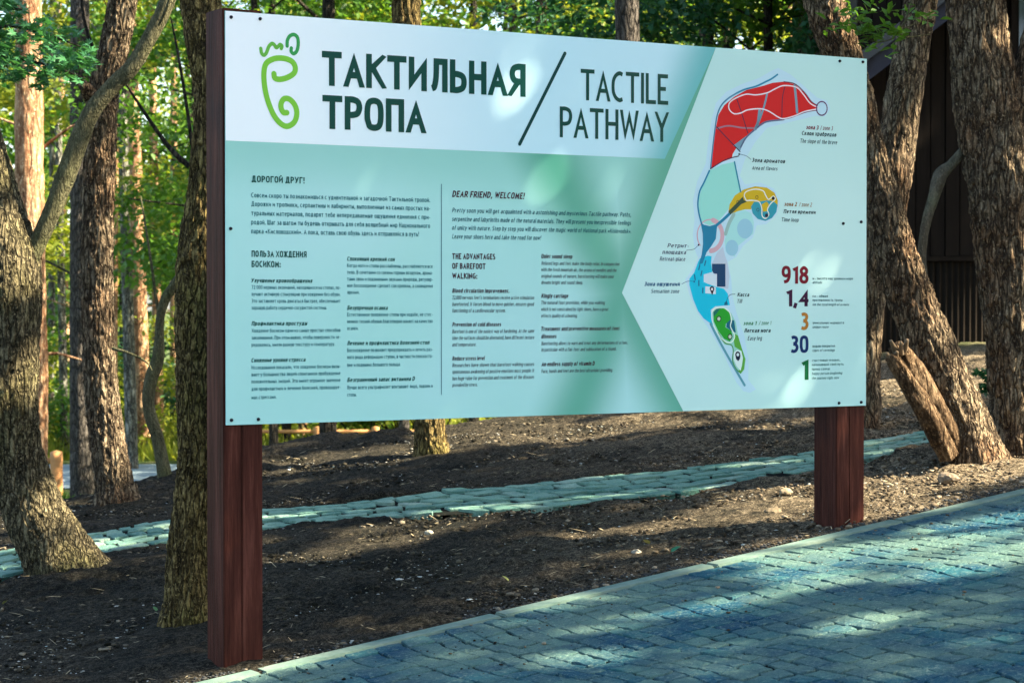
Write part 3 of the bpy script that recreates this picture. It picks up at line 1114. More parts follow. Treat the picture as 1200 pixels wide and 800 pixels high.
mls = [maple_leaf_mesh(i) for i in range(6)]
rr = random.Random(77)
nleaf = 0
xtraV, xtraF = [], []
while nleaf < 760:
    px, py = rr.uniform(-35, 112), rr.uniform(-10, 106)
    # drooping fans: an uneven outline that thins to the right
    edge = 100 - abs(px - 40) * .12 + 8 * math.sin(px * .16)
    top = max(-10, 5 + (px - 10) * .42 + 6 * math.sin(px * .2))
    if py > edge or (px > 20 and py < top):
        continue
    if 38 < py < 62 and px > 10 and rr.random() < .35:
        continue
    if 0.5 * math.sin(px * .11 + 1) + .6 * math.sin(py * .17 + px * .03) < -.80:
        continue
    p = at(px, py, 11.5 + rr.uniform(-.45, .5))
    s = rr.uniform(.028, .056)
    rot = (rr.gauss(.5, .45), rr.gauss(0, .4), rr.uniform(0, 6.28))
    nleaf += 1
    if nleaf > 300:
        from mathutils import Euler
        mt_ = Matrix.Translation(p - mroot.location) @ Euler(rot).to_matrix().to_4x4() @ Matrix.Scale(s, 4)
        src = mls[nleaf % 6]
        bq = len(xtraV)
        xtraV += [tuple(mt_ @ v.co) for v in src.vertices]
        xtraF += [tuple(bq + q for q in f.vertices) for f in src.polygons]
        continue
    o = link('leaf', mls[nleaf % 6], None, mroot)
    o.location = p - mroot.location
    o.scale = (s, s, s)
    o.rotation_euler = rot
me = bpy.data.meshes.new('leaf')
me.from_pydata(xtraV, [], xtraF)
link('leaf', me, M['leaf_maple'], mroot)['kind'] = 'stuff'

# sprig of narrow leaves on the leaning tree
rr = random.Random(5)
tw = [[(1000, 22), (1020, 32), (1045, 38), (1072, 28), (1095, 18)], [(1000, 30), (1015, 44), (1030, 50), (1050, 44)], [(1052, 40), (1062, 22), (1068, 2), (1072, -20)], [(985, 20), (975, 30), (968, 38)], [(1052, 38), (1064, 44), (1090, 40)]]
limb_obj('twig', [dict(pts=[at(a, b, 10.45) for a, b in t], radii=list(np.linspace(.005, .002, len(t))), seg=6, step=.03, seed=i, lumps=0) for i, t in enumerate(tw)], M['bark_limb'], tree_a)


def sprig_leaf(seed):
    V = [(0, 0, 0), (.28, .35, .06), (.30, .65, .05), (0, 1.1, -.12), (-.3, .65, .05), (-.28, .35, .06), (0, .5, -.02)]
    F = [(0, 1, 6), (1, 2, 6), (2, 3, 6), (3, 4, 6), (4, 5, 6), (5, 0, 6)]
    me = bpy.data.meshes.new('leaf')
    me.from_pydata(V, [], F)
    me.materials.append(M['leaf_green'])
    return me


sl = sprig_leaf(0)
cents = [(1000, 20, 22, 12, 30), (1012, 38, 18, 9, 35), (1035, 36, 20, 9, 28), (1052, 40, 14, 7, 14), (1075, 22, 18, 8, 14), (1048, 12, 12, 10, 12), (972, 34, 8, 6, 7), (1045, 60, 12, 8, 6), (1025, 56, 12, 8, 10), (1022, 8, 14, 8, 12), (1090, 24, 10, 6, 7)]
for (cx, cy, sx_, sy_, n) in cents:
    for _ in range(n):
        p = at(rr.gauss(cx, sx_ * .6), rr.gauss(cy, sy_ * .6), 10.45 + rr.uniform(-.15, .12))
        o = link('leaf', sl, None, tree_a)
        o.location = p - tree_a.location
        s = rr.uniform(.036, .068)
        o.scale = (s * .8, s, s)
        o.rotation_euler = (rr.gauss(.3, .5), rr.gauss(0, .5), rr.uniform(0, 6.28))
add_crown(tree_a, [(1.6, 11.5, 4.8), (1.2, 11.8, 5.3), (2.2, 11.2, 5.4)], [.7, .8, .9], 900, .10, M['leaf_green'], 37)

# small plant between the two right trunks
root = thing('small_plant', 'small dark green leafy plant between the two large right trunks', 'plant', gpt(1160, 478))
pl = root.location
cc = [(pl.x + random.gauss(0, .06), pl.y + random.gauss(0, .05), pl.z + .08 + random.random() * .14) for _ in range(14)]
add_crown(root, cc, [.05] * 14, 240, .055, M['leaf_deep'], 39, 'foliage')
limb_obj('stem', [dict(pts=[pl, Vector(c)], radii=[.004, .002], seg=5, step=.05, lumps=0) for c in cc[:7]], M['bark_limb'], root)

# ------------------------------------------------------------------ middle and far trees
def far_tree(name, label, cat, px, Y, wpx, lean=0.0, mat='bark_pine', h=9.0, leaf=None, crown=(3, 8, 2.0), n=0, size=.12, seed=0, group=None, fork=False, bend=0.0, tag_only=False, lowbr=0):
    d = ray(px, 500)
    X = d.x * Y / d.y
    z0 = ground(X, Y)
    r0 = wpx / 2 / FPX * Y
    root = thing(name, label, cat, (X, Y, z0), 0, group)
    rr = random.Random(seed)
    ax = []
    for i in range(7):
        t = i / 6
        ax.append((X + lean * h * t + bend * math.sin(t * 5 + seed), Y + .1 * math.sin(seed + t * 4), z0 - .3 + (h + .3) * t))
    rad = [r0 * (1.12 - .6 * i / 6) for i in range(7)]
    parts = [dict(pts=ax, radii=rad, seg=28, step=.09, amp=min(.012, r0 * .09), freq=20, seed=seed, flare=.15)]
    br = []
    cen, cr = [], []
    lo, hi, spread = crown
    nb = 9 if n else 0
    for i in range(nb):
        z = lo + (hi - lo) * (i + rr.random()) / nb
        t = min(.98, z / h)
        bx = X + lean * h * t + bend * math.sin(t * 5 + seed)
        a = rr.uniform(0, 6.28)
        L = spread * rr.uniform(.5, 1.0)
        e = Vector((bx + math.cos(a) * L, Y + math.sin(a) * L, z0 + z + rr.uniform(-.4, .5)))
        s = Vector((bx, Y, z0 + z - .35))
        m = s.lerp(e, .5) + Vector((0, 0, rr.uniform(-.15, .25)))
        br.append(dict(pts=[s, m, e], radii=[r0 * .28, r0 * .18, r0 * .08], seg=8, step=.15, seed=i))
        for q in range(3):
            c = s.lerp(e, .55 + .25 * q) + Vector((rr.gauss(0, .3), rr.gauss(0, .3), rr.gauss(0, .3)))
            cen.append(c)
            cr.append(rr.uniform(.35, .75) * spread * .42)
    for i in range(lowbr):
        z = rr.uniform(1.5, 5.5)
        a = rr.choice([0, math.pi]) + rr.gauss(0, .4)
        s = Vector((X + lean * z, Y, z0 + z))
        e = s + Vector((math.cos(a) * rr.uniform(.5, 1.4), math.sin(a) * .6, rr.uniform(-.3, .5)))
        br.append(dict(pts=[s, s.lerp(e, .5) + Vector((0, 0, .1)), e], radii=[r0 * .13, r0 * .08, r0 * .03], seg=6, step=.15, seed=i))
    if fork:
        br.append(dict(pts=[(X, Y, z0 + h * .3), (X + .5, Y, z0 + h * .55), (X + .8, Y, z0 + h)], radii=[r0 * .7, r0 * .55, r0 * .3], seg=14, step=.1, seed=3))
    limb_obj('trunk', parts + br, M[mat], root)
    if n:
        add_crown(root, cen, cr, n, size, M[leaf], seed + 50)
    return root


far_tree('pine_tree', 'thick sunlit pine with flaking orange bark behind the left leaning trunk', 'pine tree', 38, 20, 36, 0.0, 'bark_pine', 10, 'leaf_yellow', (6, 10, 2), 1500, .1, 3, lowbr=4)
far_tree('pine_tree', 'straight grey pine with reddish upper trunk between the two left trunks', 'pine tree', 99, 25.5, 26, -.006, 'bark_grey', 11, 'leaf_green', (6.5, 10.5, 2), 1200, .11, 4, lowbr=3)
far_tree('pine_tree', 'slender orange pine behind the crooked sapling', 'pine tree', 171, 34, 17, -.035, 'bark_pine', 12, 'leaf_green', (7, 11, 2), 1200, .12, 5, lowbr=3)
far_tree('pine_tree', 'thin pale pine just right of the orange pine behind the sapling', 'pine tree', 187, 37, 11, -.02, 'bark_pine', 12, 'leaf_green', (7, 11, 2), 1000, .12, 6, lowbr=2)
far_tree('birch_tree', 'birch with pale bark seen right of the left leaning trunk', 'birch tree', 58, 38, 8, .01, 'bark_birch', 12, 'leaf_yellow', (6, 11, 2), 1000, .12, 7)
far_tree('birch_tree', 'thin dark-marked birch left of the straight grey pine', 'birch tree', 74, 33, 9, -.01, 'bark_birch', 12, 'leaf_green', (6, 11, 2), 900, .12, 8)
far_tree('birch_tree', 'blotched birch trunk just left of the orange pine', 'birch tree', 155, 30, 13, -.02, 'bark_birch', 11, 'leaf_green', (6, 10, 2), 900, .12, 9)
far_tree('pine_tree', 'thin reddish pine left of the mossy trunk behind the left post', 'pine tree', 205, 42, 9, 0, 'bark_pine', 12, 'leaf_green', (7, 11, 2), 900, .13, 10)
far_tree('leafy_tree', 'dark trunk seen below and above the left part of the sign', 'tree', 385, 24, 19, .0, 'bark_dark', 9, 'leaf_green', (3.2, 7, 2.3), 9000, .095, 11, lowbr=4)
far_tree('pine_tree', 'orange trunk seen under the left part of the sign', 'pine tree', 355, 36, 9, .0, 'bark_pine', 12, 'leaf_yellow', (7, 11, 2), 900, .12, 12)
far_tree('pine_tree', 'brown trunk seen under the sign right of the orange one', 'pine tree', 415, 38, 9, .01, 'bark_brown', 12, 'leaf_green', (7, 11, 2), 900, .12, 13)
far_tree('leafy_tree', 'dark slim trunk under the sign nearest the left post', 'tree', 335, 33, 10, .0, 'bark_dark', 10, 'leaf_green', (4, 9, 2), 3000, .10, 14)
far_tree('leafy_tree', 'grey dark trunk rising above the top edge of the sign right of the title', 'tree', 734, 16.5, 31, .0, 'bark_grey', 8, 'leaf_deep', (4.5, 7.5, 1.6), 2500, .08, 15)
far_tree('leafy_tree', 'reddish slim trunk rising above the middle of the sign', 'tree', 628, 22, 15, .01, 'bark_brown', 9, 'leaf_green', (3.0, 7, 2.3), 10000, .09, 16)
far_tree('leafy_tree', 'forked dark trunk rising above the top edge of the sign near the map', 'tree', 822, 21, 15, .015, 'bark_dark', 9, 'leaf_green', (2.8, 6.8, 2.3), 10000, .09, 17, fork=True, lowbr=5)
far_tree('leafy_tree', 'thin trunk above the sign just right of the grey trunk', 'tree', 752, 25, 8, .02, 'bark_dark', 9, 'leaf_yellow', (3.4, 7.2, 2.2), 8000, .09, 18)
far_tree('leafy_tree', 'tree with a low level branch above the right end of the sign', 'tree', 905, 19.5, 12, -.01, 'bark_dark', 8, 'leaf_deep', (2.8, 6, 2.0), 9000, .085, 19, lowbr=5)
far_tree('leafy_tree', 'bright leafy tree above the sign left of the reddish slim trunk', 'tree', 555, 28, 12, .0, 'bark_dark', 9, 'leaf_yellow', (3.4, 8, 2.5), 9000, .11, 20, lowbr=3)
far_tree('leafy_tree', 'leafy tree above the logo end of the sign', 'tree', 300, 27, 10, .0, 'bark_dark', 9, 'leaf_green', (3.4, 7.5, 2.4), 9000, .10, 21, lowbr=3)

# leafy trees further back, seen only as foliage and slim stems
ROWL = {30: 'at the road edge', 36: 'beyond the road', 43: 'amid the wood', 50: 'deep in the wood', 58: 'farthest back'}
PLACE = ['behind the leftmost trunks', 'behind the left post', 'behind the title lettering', 'behind the middle of the sign', 'behind the English title', 'behind the map end of the sign']
G1 = 'sunlit leafy trees beyond the road'
rr = random.Random(15)
k_ = 0
for Y in (30, 36, 43, 50, 58):
    nn = 6
    for j in range(nn):
        px = -40 + (j + rr.random()) * (1080 / nn)
        lf = rr.choice(['leaf_yellow', 'leaf_green', 'leaf_yellow', 'leaf_green', 'leaf_deep']) if px > 260 else rr.choice(['leaf_yellow', 'leaf_green', 'leaf_yellow'])
        bk = rr.choice(['bark_dark', 'bark_grey', 'bark_pine'])
        lab = '%s tree, %s stem, %s, %s' % ({'leaf_yellow': 'yellow-green', 'leaf_green': 'mid-green', 'leaf_deep': 'deep green'}[lf], {'bark_dark': 'a dark', 'bark_grey': 'a grey', 'bark_pine': 'an orange'}[bk], ROWL[Y], PLACE[min(5, max(0, int((px + 40) / 180)))])
        far_tree('leafy_tree', lab, 'tree', px, Y + rr.uniform(-2, 2), rr.uniform(6, 12), rr.gauss(0, .02), bk,
                 rr.uniform(9, 12), lf, (rr.uniform(1.4, 2.6), 9.5, rr.uniform(2.2, 3)), 4600, .14, 100 + k_, G1)
        k_ += 1

# shrubs
G2 = 'shrubs beyond the road'
ORD = ['first', 'second', 'third', 'fourth', 'fifth', 'sixth', 'seventh', 'eighth', 'ninth', 'tenth', 'eleventh', 'twelfth', 'thirteenth', 'fourteenth', 'fifteenth', 'sixteenth', 'seventeenth', 'eighteenth',
       'nineteenth', 'twentieth', 'twenty-first', 'twenty-second', 'twenty-third', 'twenty-fourth', 'twenty-fifth', 'twenty-sixth']
for j in range(26):
    px = -30 + 44 * j * .62 + rr.uniform(-15, 15) if j < 26 else 0
    Y = rr.uniform(32.5, 42)
    d = ray(px, 500)
    X = d.x * Y / d.y
    z0 = ground(X, Y)
    hh = rr.uniform(1.0, 2.6)
    root = thing('shrub', '%s shrub %s of the road, %s in the row from the left' % ('tall' if hh > 2 else 'low' if hh < 1.5 else 'rounded', 'at the far edge' if Y < 36 else 'well back', ORD[j]), 'shrub', (X, Y, z0), 0, G2)
    cc = [(X + rr.gauss(0, .6), Y + rr.gauss(0, .5), z0 + hh * rr.uniform(.15, .9)) for _ in range(9)]
    add_crown(root, cc, [rr.uniform(.3, .6) for _ in cc], 1500, .10, M[rr.choice(['leaf_green', 'leaf_yellow', 'leaf_green', 'leaf_deep'])], 300 + j, 'foliage')
    limb_obj('stems', [dict(pts=[(X, Y, z0 - .1), c], radii=[.02, .006], seg=5, step=.3, lumps=0) for c in cc[:6]], M['bark_dark'], root)

# the wood as one mass at the back
rg = np.random.default_rng(3)
cen = np.stack([rg.uniform(-24, 26, 420), rg.uniform(62, 82, 420), rg.uniform(-.5, 15, 420)], 1)
keep = noise(cen * .22, 5) > -.38
cen = cen[keep]
P = clump_points(cen, rg.uniform(.9, 2.2, len(cen)), 60000, 8)
o = link('distant_wood', leaves_mesh('distant_wood', P, .40, 9), M['leaf_green'])
tag(o, 'dense green wood closing the view behind the trees', 'wood', kind='stuff')

# grass on the lower ground
def grass(name, label, X, Y, h, mat, seed):
    rg = np.random.default_rng(seed)
    n = len(X)
    Z = ground_np(X, Y)
    a = rg.uniform(0, 6.28, n)
    hh = h * rg.uniform(.5, 1.3, n)
    wd = hh * .09
    lx, ly = rg.normal(0, .35, n) * hh, rg.normal(0, .35, n) * hh
    V = np.stack([np.stack([X - np.cos(a) * wd, Y - np.sin(a) * wd, Z - .01], 1), np.stack([X + np.cos(a) * wd, Y + np.sin(a) * wd, Z - .01], 1), np.stack([X + lx, Y + ly, Z + hh], 1)], 1).reshape(-1, 3)
    F = np.arange(n * 3).reshape(n, 3)
    tag(link(name, np_mesh(name, V, F), mat), label, 'grass', kind='stuff')


rg = np.random.default_rng(12)
Yg = rg.uniform(16.5, 26, 26000)
Xg = rg.uniform(-.26, .02, 26000) * Yg
grass('grass', 'short green grass on the lower ground beyond the crest', Xg, Yg, .09, M['leaf_green'], 2)
Yg = rg.uniform(31.6, 46, 26000)
Xg = rg.uniform(-.26, .12, 26000) * Yg
grass('undergrowth', 'low undergrowth under the trees beyond the road', Xg, Yg, .28, M['leaf_yellow'], 3)

# road beyond the crest
V, F = [], []
xs = np.arange(-14, 3.1, .5)
for i, x in enumerate(xs):
    c = 26.9 + .02 * x
    for k in range(4):
        y = c + k * 1.35
        V.append((x, y, ground(x, y) + .02))
    if i:
        for k in range(3):
            q = (i - 1) * 4 + k
            F.append((q, q + 4, q + 5, q + 1))
me = bpy.data.meshes.new('road')
me.from_pydata(V, [], F)
me.update()
tag(link('road', me, plain('road_surface', (.20, .26, .28), .85, .3, .2, 3, .3)), kind='structure')


# ------------------------------------------------------------------ fences
def rail_fence(name, label, pts, h, r, rails):
    p0 = pts[0]
    root = thing(name, label, 'fence', (p0[0], p0[1], ground(*p0)))
    for (x, y) in pts:
        z = ground(x, y)
        limb_obj('fence_post', [dict(pts=[(x, y, z - .2), (x, y, z + h * .5), (x, y, z + h)], radii=[r, r * .98, r * .96], seg=16, step=.08, seed=int(x * 7) + 3, lumps=.03)], M['fence_wood'], root)
    for (a, b) in zip(pts[:-1], pts[1:]):
        for q in rails:
            limb_obj('rail', [dict(pts=[(a[0], a[1], ground(*a) + q), (b[0], b[1], ground(*b) + q)], radii=[r * .45, r * .45], seg=10, step=.4, seed=1)], M['fence_wood'], root)


def gX(px, Y):
    return ray(px, 500).x * Y / ray(px, 500).y


rail_fence('wooden_fence', 'orange round-post wooden fence with two rails in front of the far road at the left', [(gX(-90, 26), 26), (gX(-12, 26), 26), (gX(66, 26), 26)], .52, .078, (.42, .12))
rail_fence('wooden_fence', 'low wooden rail fence beyond the road seen under the sign', [(gX(q, 31.6), 31.6) for q in (300, 372, 440, 512, 585)], .50, .06, (.44, .2))


# ------------------------------------------------------------------ building on the right
def build_house():
    Y = 17.0
    x0, x1 = gX(1004, Y), 8.2
    z0 = ground(x0, Y) - .1
    zb = at(1100, 441, Y).z
    root = thing('timber_building', 'dark brown clad building behind the right-hand trees', 'building', (x0, Y, zb))
    ox, oy, oz = x0, Y, zb
    kk = NT('dark_stained_wood')
    n1 = kk.noise(3, 5, .6, kk.map((9, 9, .7)))
    n2 = kk.noise(40, 4, .6, kk.map((1, 1, .06)))
    oi = kk.n('ShaderNodeObjectInfo')
    c = kk.ramp(n1, [(.3, (.006, .004, .003)), (.7, (.014, .010, .007))])
    c = kk.mix(kk.math('MULTIPLY', oi.outputs['Random'], .5), c, (.016, .012, .009))
    kk.pbr(c, .7, kk.bump(n2, .4, .003), .08)
    M['dark_wood'] = kk.m
    kk = NT('ribbed_brown_cladding')
    n1 = kk.noise(2, 4, .6)
    c = kk.ramp(n1, [(.3, (.008, .006, .004)), (.7, (.017, .012, .008))])
    kk.pbr(c, .7, None, .08)
    M['rib'] = kk.m
    ym = .0
    # backing wall and plinth
    link('wall', box_mesh('wall', 0, x1 - x0, .06, 4.0, -.5, 4.6), plain('wall_core', (.02, .016, .013), .8), root)
    link('plinth', box_mesh('plinth', -.05, x1 - x0, -.10, .058, -.6, .045, .01), plain('plinth_stone', (.16, .18, .18), .8), root)
    zj = at(1100, 305, Y).z - zb
    # lower ribbed panels
    x = 0.0
    while x < x1 - x0 - .1:
        V, F = [], []
        wp = .62
        n = 26
        for i in range(n + 1):
            xx = x + .004 + (wp - .008) * i / n
            y = .0 if i % 2 == 0 else -.014
            for zz in (.05, zj - .01):
                V.append((xx, .03 + y, zz))
            if i:
                q = 2 * (i - 1)
                F.append((q, q + 2, q + 3, q + 1))
        me = bpy.data.meshes.new('cladding_panel')
        me.from_pydata(V, [], F)
        link('cladding_panel', me, M['rib'], root)
        x += wp
    link('ledge', box_mesh('ledge', 0, x1 - x0, -.02, .055, zj - .008, zj + .03, .004), M['dark_wood'], root)
    # upper planks
    x = 0.0
    i = 0
    while x < x1 - x0 - .1:
        wp = .115
        if not (1.02 + .55 < x < 0):
            me = box_mesh('plank', x + .003, x + wp - .003, .02 + (i % 3) * .004, .058, zj + .032, 4.55, .003)
            link('plank', me, M['dark_wood'], root)
        x += wp
        i += 1
    # window at the upper right
    wx, wz = gX(1182, Y) - x0, at(1190, 130, Y).z - zb
    fr = link('window', box_mesh('window', wx, wx + 1.2, -.03, .018, wz, wz + 1.3, .005), M['dark_wood'], root)
    kk = NT('window_glass')
    kk.pbr((.02, .03, .05), .05, None, .8)
    link('pane', box_mesh('pane', wx + .06, wx + 1.14, -.036, -.031, wz + .06, wz + 1.24), kk.m, fr)
    # eave: sloping fascia board at the left gable
    a = at(1008, 90, Y - .5)
    b = at(1058, 52, Y - .5)
    dirv = (b - a).normalized()
    a2 = a - dirv * .05
    b2 = a + dirv * 3.4
    nrm = Vector((-dirv.z, 0, dirv.x))
    V = []
    for p in (a2, b2):
        for (dz, dy) in ((-.06, -.02), (.06, -.02), (.06, .5), (-.06, .5)):
            q = p + nrm * dz + Vector((0, dy, 0))
            V.append((q.x - ox, q.y - oy, q.z - oz))
    F = [(0, 1, 2, 3), (7, 6, 5, 4), (0, 4, 5, 1), (1, 5, 6, 2), (2, 6, 7, 3), (3, 7, 4, 0)]
    me = bpy.data.meshes.new('eave_board')
    me.from_pydata(V, [], F)
    link('eave_board', me, plain('eave_paint', (.03, .033, .052), .6, .2), root)
    # roof slab above
    V = []
    for p in (a2 + nrm * .065, b2 + nrm * .065):
        for (dz, dy) in ((0, -.08), (.08, -.08), (.08, 4.8), (0, 4.8)):
            q = p + nrm * dz + Vector((0, dy, 0))
            V.append((q.x - ox, q.y - oy, q.z - oz))
    me = bpy.data.meshes.new('roof')
    me.from_pydata(V, [], F)
    link('roof', me, plain('roof_tone', (.04, .045, .05), .6), root)


build_house()


# ------------------------------------------------------------------ the sign
def paint(name, col, rough=.45, coat=.07, coat_rough=.14):
    k = NT(name)
    k.pbr(col, rough, None, .04, coat, coat_rough)
    return k.m


sign = thing('info_sign', 'large bilingual TACTILE PATHWAY information board with park map on two red-brown posts', 'sign', (BX, BY, ground(BX, BY)), TH)
# posts
kk = NT('red_brown_stain')
n1 = kk.noise(22, 6, .75, kk.map((1, 1, .07)))
n2 = kk.noise(90, 4, .7, kk.map((1, 1, .04)))
n3 = kk.noise(1.7, 4, .6)
c = kk.ramp(n1, [(.32, (.020, .0065, .0045)), (.52, (.060, .018, .012)), (.70, (.125, .043, .030))])
c = kk.mix(kk.ramp(n3, [(.55, (0, 0, 0)), (.72, (.7, .7, .7))]), c, (.012, .008, .010))
kk.pbr(c, .55, kk.bump(n2, .6, .005), .05)
M['post'] = kk.m
PWD = .155
for (ua, top_) in ((-0.006, 2.405), (2.845, 2.392)):
    X, Y = xy(ua + PWD / 2, .004 + PWD / 2)
    zb = ground(X, Y) - .35
    x0 = ua
    seam = PWD * .46
    post = link('post', box_mesh('post', x0, x0 + seam - .0008, .004, .004 + PWD, zb - sign.location.z, top_ - sign.location.z, .003), M['post'], sign)
    link('post', box_mesh('post', x0 + seam + .0008, x0 + PWD, .0055, .004 + PWD, zb - sign.location.z, top_ - .001 - sign.location.z, .003), M['post'], sign)

Z0 = .893
HB, WB = 1.5, 3.0
panel = link('panel', box_mesh('panel', 0, WB, -.004, 0, 0, HB), None, sign)
panel.location = (0, -.001, Z0 - sign.location.z)


def B(px, py):
    """board coordinates (metres right of the left edge, metres above the lower edge) of a line of sight"""
    d = ray(px, py)
    # v = 0 plane
    v0 = uv(0, 0)[1]
    dv = -d.x * UY + d.y * UX
    t = -v0 / dv
    P_ = d * t
    u, _ = uv(P_.x, P_.y)
    return (u, CAM_Z + P_.z - Z0)


print('board corners', [tuple(round(q, 3) for q in B(*p)) for p in ((264, 14), (1014, 70), (1014, 475), (265, 498))])

MAPP = [B(838, 57), B(728, 343), B(799, 480)]


def line_dist(k, sx_, p, q):
    """signed distance node of point (x,z) left of line p->q"""
    dx, dz = q[0] - p[0], q[1] - p[1]
    L = math.hypot(dx, dz)
    nx_, nz_ = dz / L, -dx / L
    c = -(p[0] * nx_ + p[1] * nz_)
    a = k.math('MULTIPLY', sx_.outputs[0], nx_)
    b = k.math('MULTIPLY', sx_.outputs[2], nz_)
    return k.math('ADD', k.math('ADD', a, b), c)


def grad(k, d, width):
    m = k.n('ShaderNodeMapRange', interpolation_type='SMOOTHSTEP')
    k.l(d, m.inputs[0])
    m.inputs[1].default_value = width
    m.inputs[2].default_value = 0.0
    m.inputs[3].default_value = 0.0
    m.inputs[4].default_value = 1.0
    return m.outputs[0]


BAND_B = B(266, 165)[1]
k = NT('printed_teal')
sx_ = k.n('ShaderNodeSeparateXYZ')
k.l(k.co.outputs['Object'], sx_.inputs[0])
base = (.33, .60, .60)
d1 = k.math('ABSOLUTE', line_dist(k, sx_, MAPP[0], MAPP[1]))
d2 = k.math('ABSOLUTE', line_dist(k, sx_, MAPP[1], MAPP[2]))
dm = k.math('MINIMUM', d1, d2)
db = k.math('SUBTRACT', BAND_B, sx_.outputs[2])
n0 = k.noise(.9, 2, .5)
base = k.ramp(n0, [(.35, (.36, .70, .63)), (.65, (.43, .73, .71))])
c = k.mix(k.math('MULTIPLY', grad(k, db, .24), .42), base, (.13, .45, .33))
c = k.mix(k.math('MULTIPLY', grad(k, dm, .23), .80), c, (.05, .32, .20))
k.pbr(c, .45, None, .06, .12, .14)
panel.data.materials.append(k.m)

k = NT('printed_pale_blue')
sx_ = k.n('ShaderNodeSeparateXYZ')
k.l(k.co.outputs['Object'], sx_.inputs[0])
d1 = k.math('ABSOLUTE', line_dist(k, sx_, MAPP[0], MAPP[1]))
gl = k.n('ShaderNodeMapRange', interpolation_type='SMOOTHSTEP')  # left end whitened: glare mixed into the printed band colour
k.l(sx_.outputs[0], gl.inputs[0])
gl.inputs[1].default_value = 0.0
gl.inputs[2].default_value = 1.5
c = k.mix(gl.outputs[0], (.86, .93, .93), (.52, .78, .84))
c = k.mix(k.math('MULTIPLY', grad(k, d1, .25), .9), c, (.08, .42, .42))
k.pbr(c, .45, None, .06, .12, .14)
M['band'] = k.m

k = NT('printed_pale_teal')
n0 = k.noise(.8, 2, .5)
c = k.ramp(n0, [(.3, (.44, .72, .68)), (.7, (.55, .79, .75))])
k.pbr(c, .45, None, .06, .12, .14)
M['mappanel'] = k.m

LAYER = [0]


def sheet(name, pts, mat, layer, label=None):
    me = bpy.data.meshes.new(name)
    y = -.0045 - .00012 * layer
    me.from_pydata([(a, y, b) for a, b in pts], [], [tuple(range(len(pts)))])
    me.update()
    o = link(name, me, mat, panel)
    if label:
        o['label'] = label
    return o


sheet('title_band', [(.0005, HB - .0005), (.0005, BAND_B), (B(778, 213)[0], BAND_B), (MAPP[0][0], HB - .0005)], M['band'], 0)
bot = MAPP[2]
# point of the slanted edge on the lower edge of the board
sheet('map_field', [(MAPP[0][0], HB - .0005), MAPP[1], (bot[0] + (0 - bot[1]) * (bot[0] - MAPP[1][0]) / (bot[1] - MAPP[1][1]), .0005), (WB - .0005, .0005), (WB - .0005, HB - .0005)], M['mappanel'], 1)

INK = {}


def ink(col):
    key = tuple(col)
    if key not in INK:
        INK[key] = paint('printing_ink', col)
    return INK[key]


def poly(pts, col, layer, name='map_shape', smooth=False, label=None):
    P_ = [B(*p) for p in pts]
    if smooth:
        Q = np.array(P_ + P_[:3])
        n = len(P_)
        res = []
        E = np.array([P_[-1]] + P_ + P_[:2])
        for i in range(n):
            p0, p1, p2, p3 = E[i], E[i + 1], E[i + 2], E[i + 3]
            for f in (0, .25, .5, .75):
                res.append(tuple(.5 * ((2 * p1) + (-p0 + p2) * f + (2 * p0 - 5 * p1 + 4 * p2 - p3) * f ** 2 + (-p0 + 3 * p1 - 3 * p2 + p3) * f ** 3)))
        P_ = res
    return sheet(name, P_, ink(col), layer, label)


def stroke(pts, wpx, col, layer, name='map_line', closed=False, smooth=True, px=True, label=None):
    P_ = np.array([B(*p) for p in pts])
    if smooth and len(P_) > 2:
        if closed:
            P_ = np.vstack([P_, P_[:1]])
        P_ = spline(P_, (len(P_) - 1) * 8 + 1)
    elif closed:
        P_ = np.vstack([P_, P_[:1]])
    wm = wpx / FPX * 8.6 / 2
    T = np.gradient(P_, axis=0)
    T /= np.linalg.norm(T, axis=1)[:, None] + 1e-9
    N = np.stack([-T[:, 1], T[:, 0]], 1)
    L, Rr = P_ + N * wm, P_ - N * wm
    y = -.0045 - .00012 * layer
    V = [(a, y, b) for a, b in L] + [(a, y, b) for a, b in Rr]
    n = len(P_)
    F = [(i, n + i, n + i + 1, i + 1) for i in range(n - 1)]
    if not closed:
        for e, s in ((0, -1), (n - 1, 1)):
            b = len(V)
            c = P_[e]
            a0 = math.atan2(N[e][1], N[e][0])
            V.append((c[0], y - .0001, c[1]))
            for q in range(9):
                a = a0 - s * math.pi * q / 8
                V.append((c[0] + math.cos(a) * wm, y - .0001, c[1] + math.sin(a) * wm))
            F += [(b, b + 1 + q, b + 2 + q) for q in range(8)]
    me = bpy.data.meshes.new(name)
    me.from_pydata(V, [], F)
    me.update()
    o = link(name, me, ink(col), panel)
    if label:
        o['label'] = label
    return o


def disc(cx, cy, rx, ry, col, layer, name='map_dot'):
    return poly([(cx + rx * math.cos(a), cy + ry * math.sin(a)) for a in np.linspace(0, 6.2832, 25)[:-1]], col, layer, name)


